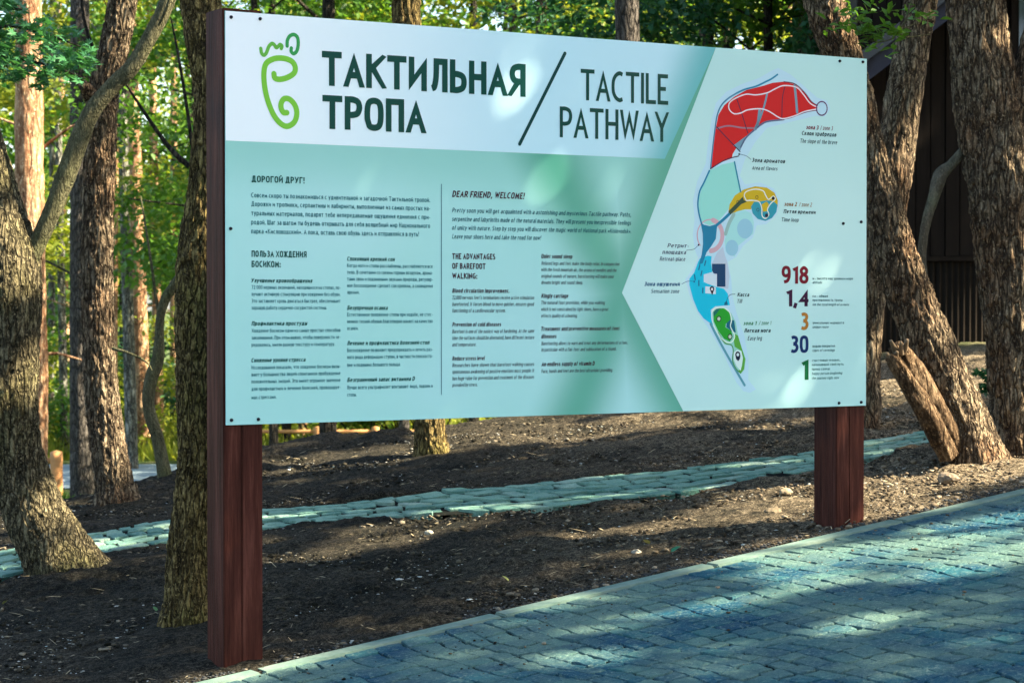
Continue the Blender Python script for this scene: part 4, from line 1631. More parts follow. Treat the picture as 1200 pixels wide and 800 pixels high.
# --- lettering
# a narrow sans drawn as strokes: cap height 10, x-height 7; '~' curve, '@' closed curve
_O = '@0,3 0,7 .6,9.3 2.2,10 3.8,9.3 4.4,7 4.4,3 3.8,.7 2.2,0 .6,.7'
_o = '@0,2.4 0,4.6 .6,6.4 1.8,7 3,6.4 3.6,4.6 3.6,2.4 3,.6 1.8,0 .6,.6'
_bb = '~0,5.2 1,6.7 2.1,7 3.3,6 3.6,3.5 3.3,1 2.1,0 1,.3 0,1.6'
_db = '~3.6,5.2 2.6,6.7 1.5,7 .3,6 0,3.5 .3,1 1.5,0 2.6,.3 3.6,1.6'
_P = '~0,10 1.8,10 3.4,9.2 3.9,7.2 3.3,5.1 1.8,4.4 0,4.4'
_Z = '~.2,9.5 1.6,10 3.1,9.3 3.4,7.6 2.6,5.8 1.3,5.3; ~1.3,5.3 3,4.6 3.7,2.8 3,.7 1.5,0 0,.6'
GL = {
    'A': '0,0 2.3,10 4.6,0; .8,3.1 3.8,3.1', 'B': '0,0 0,10; ~0,10 2,10 3.3,9.2 3.5,7.6 3,5.9 1.8,5.3 0,5.3; ~1.6,5.3 3.4,4.6 4,2.8 3.5,.8 2,0 0,0',
    'C': '~4,9.6 2.6,10 1,9 0,6.8 0,3.2 1,1 2.6,0 4,.4', 'D': '0,0 0,10; ~0,10 1.6,10 3.4,8.9 4.3,6.5 4.3,3.5 3.4,1.1 1.6,0 0,0',
    'E': '3.3,10 0,10 0,0 3.4,0; 0,5.2 3,5.2', 'F': '3.2,10 0,10 0,0; 0,5 3,5', 'G': '~4.2,9.5 2.8,10 1,9 0,6.8 0,3.2 1,1 2.8,0 4.4,.6; 4.4,.6 4.4,4.6 2.6,4.6',
    'H': '0,0 0,10; 4.3,0 4.3,10; 0,5.2 4.3,5.2', 'I': '0,0 0,10', 'K': '0,0 0,10; 4.1,10 .1,5.1; 1.2,6.2 4.4,0', 'L': '0,10 0,0 3.2,0',
    'M': '0,0 .5,10 2.8,2.5 5.1,10 5.6,0', 'N': '0,0 0,10 4.3,0 4.3,10', 'O': _O, 'P': '0,0 0,10; ' + _P, 'Q': _O + '; 2.8,1.5 4.6,-1.2', 'R': '0,0 0,10; ' + _P + '; 1.9,4.4 4.1,0',
    'S': '~3.6,9.5 2.2,10 .6,9.2 .1,7.6 .8,6 2,5.1 3.3,4 3.8,2.4 3,.6 1.5,0 0,.6', 'T': '0,10 4.6,10; 2.3,10 2.3,0', 'U': '~0,10 0,6.5 0,3 .8,.8 2.2,0 3.6,.8 4.4,3 4.4,6.5 4.4,10',
    'V': '0,10 2.2,0 4.4,10', 'W': '0,10 1.5,0 3.3,9.5 5.1,0 6.6,10', 'X': '0,10 4.4,0; 4.4,10 0,0', 'Y': '0,10 2.2,4.6 4.4,10; 2.2,4.8 2.2,0',
    'Б': '3.6,10 0,10 0,0; ~0,5.8 1.8,5.8 3.5,5 4,3 3.5,.9 1.8,0 0,0', 'Г': '3.4,10 0,10 0,0', 'Д': '1,0 1.5,5 1.7,10 4.2,10 4.2,0; -.2,-1.9 -.2,0 5.4,0 5.4,-1.9',
    'Ж': '3,0 3,10; 0,10 2.6,5.2 0,0; 6,10 3.4,5.2 6,0', 'З': _Z, 'И': '0,10 0,0 4.3,10 4.3,0', 'Й': '0,10 0,0 4.3,10 4.3,0; ~1,12.6 2.1,11.7 3.2,12.6',
    'Л': '~0,.1 .8,.6 1.3,3 1.5,6 1.55,10; 1.55,10 4.5,10 4.5,0', 'П': '0,0 0,10 4.3,10 4.3,0', 'У': '0,10 2.4,3.2; ~4.6,10 2.4,3.2 1.5,.8 .2,.1', 'Ч': '~0,10 0,7 .6,5.2 2,4.6 4,5.2; 4,10 4,0',
    'Ш': '0,10 0,0 5.8,0 5.8,10; 2.9,0 2.9,10', 'Ь': '0,10 0,0; ~0,5.8 1.8,5.8 3.5,5 4,3 3.5,.9 1.8,0 0,0', 'Э': '~.2,9.5 1.6,10 3.4,9 4.2,6.8 4.2,3.2 3.4,1 1.6,0 0,.5; 1,5.2 4.2,5.2',
    'Я': '4.1,0 4.1,10; ~4.1,10 2.2,10 .7,9.2 .2,7.2 .8,5.2 2.2,4.5 4.1,4.5; 2.4,4.5 0,0',
    'a': '~.4,6.5 1.6,7 2.8,6.4 3.1,5 3.1,0; ~3.1,4.2 1.4,3.9 .2,3 0,1.8 .4,.4 1.4,0 2.5,.6 3.1,1.8', 'b': '0,10 0,0; ' + _bb, 'c': '~3,6.7 2,7 .7,6.2 0,4.4 0,2.6 .7,.8 2,0 3,.4',
    'd': '3.6,10 3.6,0; ' + _db, 'e': '0,3.7 3.4,3.7; ~3.4,3.7 3.1,6 1.8,7 .6,6.2 0,3.7 .5,1 2,0 3.2,.5', 'f': '~2.4,9.8 1.5,9.9 .9,8.8 .8,7 .8,0; 0,6.6 2.2,6.6',
    'g': _db + '; ~3.6,7 3.6,0 3.2,-2.2 1.8,-3 .4,-2.5', 'h': '0,10 0,0; ~0,5 1,6.6 2,7 3.1,6.2 3.3,4.5 3.3,0', 'i': '0,7 0,0; 0,9.2 0,9.9', 'j': '~.6,7 .6,-1 .2,-2.6 -.6,-3', 'k': '0,10 0,0; 3,7 0,3.6; .8,4.5 3.2,0',
    'l': '0,10 0,0', 'm': '0,7 0,0; ~0,5 .9,6.6 1.8,7 2.6,6.2 2.8,4.6 2.8,0; ~2.8,5 3.7,6.6 4.6,7 5.4,6.2 5.6,4.6 5.6,0', 'n': '0,7 0,0; ~0,5 1,6.6 2,7 3.1,6.2 3.3,4.5 3.3,0', 'o': _o,
    'p': '0,7 0,-3; ' + _bb, 'q': '3.6,7 3.6,-3; ' + _db, 'r': '0,7 0,0; ~0,4.8 .8,6.5 2,7', 's': '~2.6,6.6 1.5,7 .4,6.3 .3,5 1.2,3.9 2.2,3.2 2.8,2 2.2,.4 1.1,0 0,.5',
    't': '~.8,9 .8,2 1.1,.4 2.3,.1; 0,6.8 2.2,6.8', 'u': '~0,7 0,2.4 .4,.5 1.4,0 2.5,.5 3.3,2; 3.3,7 3.3,0', 'v': '0,7 1.6,0 3.2,7', 'w': '0,7 1.2,0 2.5,6.5 3.8,0 5,7', 'x': '0,7 3,0; 3,7 0,0',
    'y': '0,7 1.6,.4; ~3.2,7 1.6,.4 1,-2 0,-2.9', 'z': '0,7 2.8,7 0,0 2.9,0',
    'б': _o + '; ~0,3.5 .2,7 1,9 3.2,10', 'в': '0,0 0,7; ~0,7 1.6,7 2.7,6.3 2.7,4.6 1.6,3.8 0,3.8; ~1.4,3.8 3,3.2 3,1 1.8,0 0,0', 'г': '2.4,7 0,7 0,0', 'д': '.8,0 1.2,7 3.2,7 3.2,0; -.2,-1.6 -.2,0 4,0 4,-1.6',
    'ж': '2.2,0 2.2,7; 0,7 1.8,3.6 0,0; 4.4,7 2.6,3.6 4.4,0', 'з': '~.2,6.6 1.3,7 2.4,6.2 2.3,4.5 1.2,3.8; ~1.2,3.8 2.7,3.2 2.7,.9 1.4,0 0,.5', 'и': '0,7 0,0 3.3,7 3.3,0',
    'й': '0,7 0,0 3.3,7 3.3,0; ~.8,9.4 1.6,8.7 2.4,9.4', 'к': '0,0 0,7; 3,7 0,3.6; .8,4.3 3.2,0', 'л': '~0,.1 .7,.6 1,3 1.1,7; 1.1,7 3.4,7 3.4,0', 'м': '0,0 .4,7 2.2,1.8 4,7 4.4,0',
    'н': '0,0 0,7; 3.3,0 3.3,7; 0,3.6 3.3,3.6', 'п': '0,0 0,7 3.3,7 3.3,0', 'т': '0,7 3.4,7; 1.7,7 1.7,0', 'ф': '2.4,9.5 2.4,-3; @0,3.5 .6,6.3 2.4,7 4.2,6.3 4.8,3.5 4.2,.7 2.4,0 .6,.7',
    'ц': '0,7 0,0 3.9,0 3.9,-1.6; 3.2,7 3.2,0', 'ч': '~0,7 0,4.6 .7,3.2 3,3.6; 3,7 3,0', 'ш': '0,7 0,0 4.6,0 4.6,7; 2.3,0 2.3,7', 'щ': '0,7 0,0 5.2,0 5.2,-1.6; 2.3,0 2.3,7; 4.6,7 4.6,0',
    'ъ': '-.8,7 .6,7 .6,0; ~.6,4.2 2,4.2 3,3.4 3,.8 2,0 .6,0', 'ы': '0,7 0,0; ~0,4.2 1.4,4.2 2.4,3.4 2.4,.8 1.4,0 0,0; 4,7 4,0', 'ь': '0,7 0,0; ~0,4.2 1.5,4.2 2.8,3.4 2.8,.8 1.5,0 0,0',
    'э': '~.2,6.6 1.3,7 2.6,6 3.1,3.5 2.6,1 1.3,0 0,.4; .8,3.7 3.1,3.7', 'ю': '0,0 0,7; 0,3.6 1.4,3.6; @1.4,2.4 1.4,4.6 2,6.4 3,7 4,6.4 4.6,4.6 4.6,2.4 4,.6 3,0 2,.6', 'я': '3,0 3,7; ~3,7 1.5,7 .3,6.2 .3,4.4 1.5,3.6 3,3.6; 1.5,3.6 0,0',
    '0': '@0,3 0,7 .5,9.3 1.9,10 3.3,9.3 3.8,7 3.8,3 3.3,.7 1.9,0 .5,.7', '1': '-.2,8.3 1.9,10 1.9,0', '2': '~.1,9.2 1.6,10 3.2,9 3.4,7.2 2.4,4.5 0,0; 0,0 3.7,0', '3': _Z, '4': '3,0 3,10 0,3 4.4,3',
    '7': '0,10 3.8,10 1.2,0', '8': '@1.9,5.3 .5,6.4 .3,8.4 1.9,10 3.5,8.4 3.3,6.4; @1.9,5.3 .3,3.9 0,2.2 .6,.5 1.9,0 3.2,.5 3.8,2.2 3.5,3.9',
    '9': '@1.9,4.2 .4,5 0,7.2 .6,9.4 1.9,10 3.2,9.4 3.8,7.2 3.4,5; ~3.8,7.2 3.7,3.5 2.6,.8 .6,0',
    '.': '0,0 0,.5', ',': '.4,1.3 -.5,-2.4', '!': '0,10 0,4.6; 0,0 0,.1', ':': '0,0 0,.5; 0,5.6 0,6.1', '-': '0,3.4 1.8,3.4', "'": '0,10 0,7.8', '«': '1.6,5.8 0,3.6 1.6,1.4; 3.2,5.8 1.6,3.6 3.2,1.4',
    '»': '0,5.8 1.6,3.6 0,1.4; 1.6,5.8 3.2,3.6 1.6,1.4', '/': '0,-1 3,10.5'}
for a_, b_ in zip('АВЕКМНОРСТХ', 'ABEKMHOPCTX'):
    GL[a_] = GL[b_]
for a_, b_ in zip('аеорсух', 'aeopcyx'):
    GL[a_] = GL[b_]
GP = {}
for ch_, d_ in GL.items():
    st_ = []
    for q in d_.split(';'):
        q = q.strip()
        kd = q[0] if q[0] in '~@' else ''
        st_.append((kd, np.array([[float(t) for t in p.split(',')] for p in q.lstrip('~@').split()])))
    GP[ch_] = st_


def ribbon(P_, hw, closed, lo, hi, ends_open):
    n = len(P_)
    if closed:
        prev, nxt = np.roll(P_, 1, 0), np.roll(P_, -1, 0)
    else:
        prev, nxt = np.vstack([2 * P_[0] - P_[1], P_[:-1]]), np.vstack([P_[1:], 2 * P_[-1] - P_[-2]])
    a = P_ - prev
    b = nxt - P_
    a /= np.linalg.norm(a, axis=1)[:, None] + 1e-9
    b /= np.linalg.norm(b, axis=1)[:, None] + 1e-9
    na, nb = np.stack([-a[:, 1], a[:, 0]], 1), np.stack([-b[:, 1], b[:, 0]], 1)
    m = na + nb
    m /= np.linalg.norm(m, axis=1)[:, None] + 1e-9
    L = hw / np.clip((m * nb).sum(1), .22, 1)
    l_, r_ = P_ + m * L[:, None], P_ - m * L[:, None]
    for e in (l_, r_):
        e[:, 1] = np.clip(e[:, 1], lo, hi)
    V = np.vstack([l_, r_])
    k = n if closed else n - 1
    i = np.arange(k)
    j = (i + 1) % n
    return V, np.stack([i, n + i, n + j, j], 1)


def text_arrays(s, t, italic, smooth):
    """t = stem thickness in tenths of the cap height"""
    hw = t / 2
    x = 0.0
    Vs, Fs, off, layer = [], [], 0, 0
    ys = lambda y: hw + y / 10 * (10 - 2 * hw)
    for ch in s:
        if ch == ' ':
            x += 2.4 if smooth >= 6 else 3.0
            continue
        st = GP[ch]
        w_ = max(float(p[:, 0].max()) for _, p in st)
        for q, (kd, p) in enumerate(st):
            p = p.copy()
            top = 10 if p[:, 1].max() > 8 else 7
            e0, e1 = p[0, 1], p[-1, 1]
            if kd == '~':
                p = spline(p, (len(p) - 1) * smooth + 1)
            elif kd == '@':
                E_ = spline(np.vstack([p[-2:], p, p[:2]]), (len(p) + 3) * smooth + 1)
                p = E_[2 * smooth:-(smooth + smooth) + 0]
                p = p[:-1] if np.linalg.norm(p[0] - p[-1]) < 1e-3 else p
            lo, hi = -99, 99
            p[:, 1] = ys(p[:, 1])
            if kd == '' and p[:, 1].max() < 11:
                if p[:, 1].min() >= hw - .01:
                    lo = 0 if min(e0, e1) == 0 or p[:, 1].min() < hw + .01 else -99
                hi = ys(top) + hw if abs(p[:, 1].max() - ys(top)) < .01 else 99
            if kd != '@':
                for (i0, i1, ev) in ((0, 1, e0), (-1, -2, e1)):
                    dv = p[i0] - p[i1]
                    dv = dv / (np.linalg.norm(dv) + 1e-9)
                    if ev in (0, top) and abs(dv[1]) > .5:
                        if kd == '~':
                            p[i0] = p[i0] + dv * hw
                        else:
                            p[i0] = p[i0] + dv * hw * 1.6
                    elif kd == '' and abs(dv[0]) > .9:
                        p[i0] = p[i0] + dv * (hw if ev in (0, top) else 0)
                    elif kd == '' and ch in '.!:i':
                        p[i0] = p[i0] + dv * hw
            V, F = ribbon(p, hw, kd == '@', lo, hi, True)
            Vs.append(np.stack([V[:, 0] + x + hw + V[:, 1] * italic, V[:, 1], np.full(len(V), .00002 * (layer % 4))], 1))
            Fs.append(F + off)
            off += len(V)
            layer += 1
        x += w_ + t + (.8 if smooth >= 6 else 1.4)
    return np.vstack(Vs), np.vstack(Fs)


def text(s, x0, x1, yb, cap, col, bold=0.0, italic=0.0, layer=9, res=2, name='lettering', t=None):
    """baseline from (x0, yb); right end at x1; cap height in picture pixels at the left end"""
    if t is None:
        t = 1.3 if bold < .015 else 1.85
    V, F = text_arrays(s, t, italic, 6 if res >= 5 else (3 if res >= 2 else 2))
    a0, b0 = B(x0, yb)
    a1, _ = B(x1, yb)
    _, bt = B(x0, yb - cap)
    sy = (bt - b0) / 10
    sxx = (a1 - a0) / (V[:, 0].max() - V[:, 0].min())
    out = np.stack([a0 + (V[:, 0] - V[:, 0].min()) * sxx, -.0045 - .00012 * layer - V[:, 2], b0 + V[:, 1] * sy], 1)
    return link(name, np_mesh(name, out, F), ink(col), panel)


DG = (.004, .06, .045)
TITLE = dict(col=DG, bold=.030, res=6, t=1.9, name='title_lettering')
text('ТАКТИЛЬНАЯ', 376.4, 615, 100.4, 40.5, **TITLE)
text('ТРОПА', 377, 499, 151, 39.5, **TITLE)
text('TACTILE', 679.5, 782, 117.5, 36.5, DG, t=1.3, res=6, name='title_lettering')
text('PATHWAY', 655, 783, 161, 36, DG, t=1.3, res=6, name='title_lettering')
stroke([(661, 63), (608, 169)], 4.2, (.004, .05, .045), 9, 'title_slash')

# text columns
RU = (.012, .13, .15)
RH = (.004, .075, .06)
EN = (.07, .075, .085)
EH = (.06, .02, .03)
KW = dict(res=1, name='body_text')


def block(lines, x0, xr, y0, dy, cap, col, ends=None, **kw):
    n = len(lines)
    for i, s in enumerate(lines):
        x1 = xr
        if ends and i in ends:
            x1 = ends[i]
        y = y0[i] if isinstance(y0, (list, tuple)) else y0 + dy * i
        text(s, x0, x1, y, cap, col, **kw)


text('ДОРОГОЙ ДРУГ!', 294, 356, 213.4, 7.6, RH, bold=.03, name='heading', res=3)
block(['Совсем скоро ты познакомишься с удивительной и загадочной Тактильной тропой.',
       'Дорожки и тропинки, серпантины и лабиринты, выполненные из самых простых на-',
       'туральных материалов, подарят тебе непередаваемые ощущения единения с при-',
       'родой. Шаг за шагом ты будешь открывать для себя волшебный мир Национального',
       'парка «Кисловодский». А пока, оставь свою обувь здесь и отправляйся в путь!'],
      293.6, 503, [231.4, 241.6, 252.4, 263, 273.6], 0, 5.6, RU, {4: 490}, bold=.006, **KW)
text('ПОЛЬЗА ХОЖДЕНИЯ', 294, 358.4, 301, 7.4, RH, bold=.03, name='heading', res=3)
text('БОСИКОМ:', 294, 328, 313, 7.4, RH, bold=.03, name='heading', res=3)
SH = dict(bold=.028, italic=.22, name='subheading', res=2)
BT = dict(bold=.004, **KW)
text('Улучшение кровообращения', 293.8, 365.4, 331, 5.0, RH, **SH)
block(['72 000 нервных окончаний, находящихся на стопах, по-', 'лучают активную стимуляцию при хождении без обуви.', 'Это заставляет кровь двигаться быстрее, обеспечивает', 'хорошую работу сердечно-сосудистой системы.'],
      294, 398, 338.6, 8, 4.4, RU, {3: 382}, **BT)
text('Профилактика простуды', 293.8, 359.4, 381.4, 5.0, RH, **SH)
block(['Хождение босиком один из самых простых способов', 'закаливания. При этом важно, чтобы поверхности че-', 'редовались, имели разную текстуру и температуру.'],
      294, 398, 389.4, 8.3, 4.4, RU, {2: 391.6}, **BT)
text('Снижение уровня стресса', 293.8, 357.2, 424.4, 5.0, RH, **SH)
block(['Исследования показали, что хождение босиком вызы-', 'вает у большинства людей спонтанное пробуждение', 'положительных эмоций. Это имеет огромное значение', 'для профилактики и лечения болезней, провоцируе-', 'мых стрессами.'],
      294, 398, [432.6, 440.8, 449, 457.6, 467.4], 0, 4.4, RU, {4: 323}, **BT)
text('Спокойный крепкий сон', 406, 462, 305.6, 5.0, RH, **SH)
block(['Когда ноги и стопы расслаблены, расслабляется все', 'тело. В сочетании со свежим горным воздухом, арома-', 'тами хвои и подлинными звуками природы, регуляр-', 'ное босохождение сделает сон крепким, а сновидения', 'яркими.'],
      406, 506, 313.2, 7.8, 4.4, RU, {4: 420.3}, **BT)
text('Безупречная осанка', 406, 453.6, 363, 5.0, RH, **SH)
block(['Естественное положение стопы при ходьбе, не стес-', 'ненное тесной обувью благотворно влияет на качество', 'осанки.'], 406, 506, 370.6, 8, 4.4, RU, {2: 419}, **BT)
text('Лечение и профилактика болезней стоп', 406, 502.6, 404.4, 5.0, RH, **SH)
block(['Босохождение позволяет предупреждать и лечить раз-', 'ного рода деформации ступни, в частности плоскосто-', 'пие и подвывих большого пальца.'], 406, 506, [412.4, 420.4, 429.6], 0, 4.4, RU, {2: 468.4}, **BT)
text('Безграничный запас витамина D', 406, 485.4, 447.4, 5.0, RH, **SH)
block(['Лучше всего ультрафиолет впитывают лицо, ладони и', 'стопы.'], 406, 506, 456, 8.4, 4.4, RU, {1: 417}, **BT)
stroke([(516.4, 216), (516.4, 462)], .8, (.02, .12, .16), 9, 'divider_line', smooth=False)

text('DEAR FRIEND, WELCOME!', 528.8, 614.4, 231, 7.6, EH, bold=.026, italic=.22, name='heading', res=3)
block(['Pretty soon you will get acquainted with a astonishing and mysterious Tactile pathway. Paths,', 'serpentine and labyrinths made of the natural materials. They will present you inexpressible feelings',
       'of unity with nature. Step by step you will discover the magic world of National park «Kislovodsk».', 'Leave your shoes here and take the road for now!'],
      528.8, 738.6, [249, 259.2, 269.4, 279.6], 0, 5.4, (.02, .10, .12), {3: 633.4}, bold=.004, italic=.22, **KW)
for s, x1, y in (('THE ADVANTAGES', 579.4, 303.6), ('OF BAREFOOT', 568, 315), ('WALKING:', 558.2, 326.6)):
    text(s, 529, x1, y, 6.8, EH, bold=.03, name='heading', res=3)
ET = dict(bold=.002, italic=.22, **KW)
E1 = 529
text('Blood circulation improvement.', E1, 595.8, 343, 5, EH, **SH)
block(["72.000 nervous feet's terminations receive active stimulation", 'barefooted. It forces blood to move quicker, ensures good', 'functioning of a cardiovascular system.'], E1, 625, 350.8, 7.6, 4.4, EN, {2: 591.4}, **ET)
text('Prevention of cold diseases', E1, 586.2, 382.6, 5, EH, **SH)
block(['Barefoot is one of the easiest way of hardening. At the same', 'time the surfaces should be alternated, have different texture', 'and temperature.'], E1, 625, 390.4, 7.7, 4.4, EN, {2: 557}, **ET)
text('Reduce stress level', E1, 567.4, 422.4, 5, EH, **SH)
block(['Researches have shown that barefoot walking causes', 'spontaneous awakening of positive emotions most people. It', 'has huge value for prevention and treatment of the diseases', 'provoked by stress.'], E1, 625, 430, 7.7, 4.4, EN, {3: 558.6}, **ET)
E2 = 633.4
text('Quiet sound sleep', E2, 669.8, 302.6, 5, EH, **SH)
block(['Relaxed legs and feet make the body relax. In conjunction', 'with the fresh mountain air, the aroma of needles and the', 'original sounds of nature, barefooting will make your', 'dreams bright and sound sleep.'], E2, 725, 310.4, 7.5, 4.2, EN, {1: 721.6, 2: 718.6, 3: 682}, **ET)
text('Kingly carriage', E2, 665, 349, 5, EH, **SH)
block(['The natural foot provision, while you walking', 'which is not constrained by tight shoes, have a great', 'effects quality of a bearing.'], E2, 712, 356.6, 7.7, 4.2, EN, {0: 708, 2: 675.6}, **ET)
text('Treatment and preventive measures of feet', E2, 725, 387.6, 5, EH, **SH)
text('diseases', E2, 651, 396.4, 5, EH, **SH)
block(['Barefooting allows to warn and treat any deformations of a foot,', 'in particular with a flat-foot and subluxation of a thumb.'], E2, 734.6, 404.3, 7.4, 4.2, EN, {1: 721.4}, **ET)
text('An endless supply of vitamin D', E2, 696, 429, 5, EH, **SH)
text('Face, hands and feet are the best ultraviolet providing.', E2, 717, 436.8, 4.2, EN, **ET)

# --- green foot logo
G_ = lambda pts: [(295 + x / 6.157, 30 + y / 6.154) for x, y in pts]
LG = (.25, .58, .05)
stroke(G_([(155, 350), (162, 380), (195, 390), (250, 378), (300, 345), (308, 300), (280, 258), (220, 238), (155, 242), (100, 275), (83, 340), (88, 440), (110, 540), (150, 640), (200, 705), (250, 728), (300, 700), (320, 640), (308, 580), (270, 535), (230, 530), (208, 560), (208, 600), (225, 628), (248, 630)]), 6.2, (.20, .55, .05), 8, 'logo_foot')
stroke(G_([(60, 168), (66, 200), (82, 216), (100, 200), (118, 155), (140, 133), (158, 142), (172, 162), (188, 150), (200, 140), (212, 150), (208, 168)]), 4.0, (.14, .46, .06), 8, 'logo_toe')
stroke(G_([(250, 150), (252, 110), (270, 78), (300, 68), (325, 90), (330, 140), (320, 185), (298, 205), (280, 190), (280, 165)]), 4.0, (.04, .33, .08), 8, 'logo_toe')

# --- map
z2 = lambda pts: [(820 + x / 6.156, 75 + y / 6.154) for x, y in pts]
z3 = lambda pts: [(800 + x / 6.664, 190 + y / 6.667) for x, y in pts]
z4 = lambda pts: [(790 + x / 8.89, 290 + y / 8.889) for x, y in pts]
z5 = lambda pts: [(820 + x / 7.275, 360 + y / 7.273) for x, y in pts]
HALO = (.50, .72, .80)
poly([(911, 80), (902, 84), (888, 92), (868, 99), (850, 108), (838, 121), (833, 140), (829, 165), (826, 192), (816, 213), (811, 235), (813, 258), (811, 275), (813, 292), (817, 302), (812, 314), (802, 327), (807, 345), (818, 369), (829, 384), (847, 415), (862, 448), (870, 458), (878, 460), (885, 456), (876, 445), (876, 419), (871, 392), (862, 366), (857, 345), (856, 327), (852, 307),
      (862, 301), (870, 288), (881, 279), (886, 264), (897, 263), (909, 252), (913, 235), (906, 221), (890, 214), (872, 216), (866, 206), (872, 187), (884, 167), (898, 150), (930, 142), (955, 136), (966, 137), (972, 128), (968, 118), (957, 115), (943, 103), (926, 88)], HALO, 2, 'map_halo')
poly(z3([(200, 65), (300, 20), (395, 0), (420, 110), (445, 235), (350, 370), (260, 480), (200, 495), (145, 470), (120, 390), (113, 300), (150, 180)]), (.30, .70, .60), 3, 'map_meadow')
poly(z3([(400, 385), (470, 372), (530, 400), (550, 470), (545, 560), (480, 610), (430, 650), (400, 740), (330, 700), (320, 610), (360, 500)]), (.38, .72, .68), 3, 'map_meadow')
poly(z2([(75, 760), (88, 600), (108, 470), (128, 370), (170, 300), (240, 240), (330, 190), (450, 160), (520, 138), (600, 130), (680, 148), (750, 210), (800, 275), (845, 306), (845, 332), (760, 348), (650, 388), (580, 400), (470, 425), (400, 470), (330, 530), (290, 580), (262, 600), (232, 650), (225, 682), (150, 710)]), (.62, .006, .010), 4, 'map_zone')
GB = (.16, .30, .38)
stroke(z2([(555, 78), (510, 110), (470, 130), (400, 163), (320, 185), (260, 212)]), 2.2, (.01, .22, .36), 5)
stroke(z2([(260, 212), (200, 250), (150, 300), (120, 370), (104, 470), (88, 600), (72, 755)]), 2.0, (.05, .20, .33), 5)
stroke(z2([(678, 158), (688, 250), (696, 350)]), 3.8, GB, 5)
stroke(z2([(480, 215), (460, 300), (430, 390), (400, 462)]), 2.8, GB, 5)
stroke(z2([(425, 340), (415, 420), (395, 470)]), 4.2, GB, 5)
stroke(z2([(120, 466), (200, 448), (300, 462), (385, 464)]), 2.0, (.30, .16, .22), 5)
stroke(z2([(600, 402), (470, 420), (400, 468), (330, 530), (290, 600)]), 2.2, (.09, .12, .22), 5)
poly(z2([(235, 590), (330, 520), (295, 600), (285, 630)]), GB, 5)
MR = (.10, .012, .05)
stroke(z2([(600, 130), (680, 146), (750, 208), (800, 273), (850, 306)]), 1.2, MR, 6)
stroke(z2([(850, 334), (760, 350), (650, 390), (580, 404)]), .9, MR, 6)
DK = (.03, .012, .05)
for q in ([(260, 250), (300, 370), (340, 500)], [(606, 170), (590, 250), (586, 385)], [(115, 455), (200, 545), (285, 635)], [(275, 665), (180, 692), (70, 757)]):
    stroke(z2(q), 1.3, DK, 6)
WH = (.80, .74, .78)
stroke(z2([(852, 318), (790, 285), (740, 220), (690, 170), (600, 158), (540, 180), (480, 210), (400, 225), (330, 220), (260, 245), (210, 280), (205, 325), (240, 360), (290, 355), (340, 333), (430, 325), (490, 342), (560, 385), (600, 396), (680, 375), (750, 345), (850, 325)]), 1.5, WH, 7, 'map_route')
disc(*z2([(875, 322)])[0], 5.6, 7.6, HALO, 7)
stroke([(961.9 + 6.3 * math.cos(a), 127.4 + 8.0 * math.sin(a)) for a in np.linspace(0, 6.2832, 17)[:-1]], 1.6, (.09, .012, .09), 8, 'map_ring', closed=True)
disc(*z2([(278, 652)])[0], 1.1, 1.2, (.01, .02, .03), 8)
stroke(z2([(285, 652), (330, 665), (362, 690)]), .6, (.02, .08, .10), 8, 'leader_line')
stroke(z3([(398, 0), (420, 110), (446, 232)]), 2.2, (.02, .24, .34), 5)
BL = (.005, .20, .34)
stroke(z3([(202, 68), (160, 160), (126, 230), (112, 320), (120, 400), (143, 490)]), 2.3, BL, 5)
YE = (.60, .40, .012)
poly(z3([(350, 395), (360, 330), (400, 262), (470, 215), (560, 190), (650, 200), (710, 240), (736, 300), (735, 350), (700, 335), (660, 310), (600, 318), (540, 340), (527, 370), (480, 370), (420, 385), (385, 402)]), YE, 4, 'map_zone')
poly(z3([(526, 350), (550, 312), (600, 308), (650, 300), (700, 305), (734, 335), (725, 390), (690, 438), (640, 460), (580, 445), (540, 402)]), (.02, .30, .38), 5, 'map_zone')
poly(z3([(610, 330), (650, 308), (666, 330), (650, 385), (620, 388)]), YE, 6, 'map_zone')
poly(z3([(350, 385), (410, 325), (462, 272), (472, 298), (495, 310), (450, 330), (400, 380), (365, 412)]), (.03, .07, .04), 6, 'map_path')
stroke(z3([(490, 302), (474, 262), (492, 230), (560, 212), (620, 225), (642, 262), (664, 292), (700, 268), (716, 290), (680, 325), (655, 370), (666, 410), (640, 440), (614, 420), (610, 360), (590, 312), (540, 300)]), 1.4, (.78, .80, .66), 7, 'map_route', closed=True)
for q in ((423, 313), (572, 275), (580, 373)):
    stroke([(800 + (q[0] + 10 * math.cos(a)) / 6.664, 190 + (q[1] + 12 * math.sin(a)) / 6.667) for a in np.linspace(0, 6.2832, 11)[:-1]], .6, (.02, .03, .02), 8, 'map_ring', closed=True)
disc(*z3([(700, 283)])[0], 1.8, 2.1, (.01, .012, .02), 8)
disc(*z3([(648, 417)])[0], 1.9, 2.3, (.01, .02, .05), 8)
stroke(z3([(365, 398), (310, 450), (250, 500)]), 3.8, BL, 5)
PK = (.62, .38, .42)
stroke([(800 + (205 + 98 * math.cos(a)) / 6.664, 190 + (572 + 122 * math.sin(a)) / 6.667) for a in np.linspace(R(-75), R(85), 12)], 6.0, PK, 4, 'map_ring')
stroke([(800 + (205 + 98 * math.cos(a)) / 6.664, 190 + (572 + 122 * math.sin(a)) / 6.667) for a in np.linspace(R(140), R(285), 12)], 1.6, PK, 4, 'map_ring')
poly(z3([(133, 470), (160, 490), (205, 500), (245, 488), (262, 505), (252, 600), (215, 660), (180, 705), (150, 790), (120, 800), (142, 720), (152, 640), (150, 560)]), BL, 5, 'map_path')
stroke(z3([(392, 410), (355, 480), (328, 560)]), 5.0, (.30, .48, .44), 4)
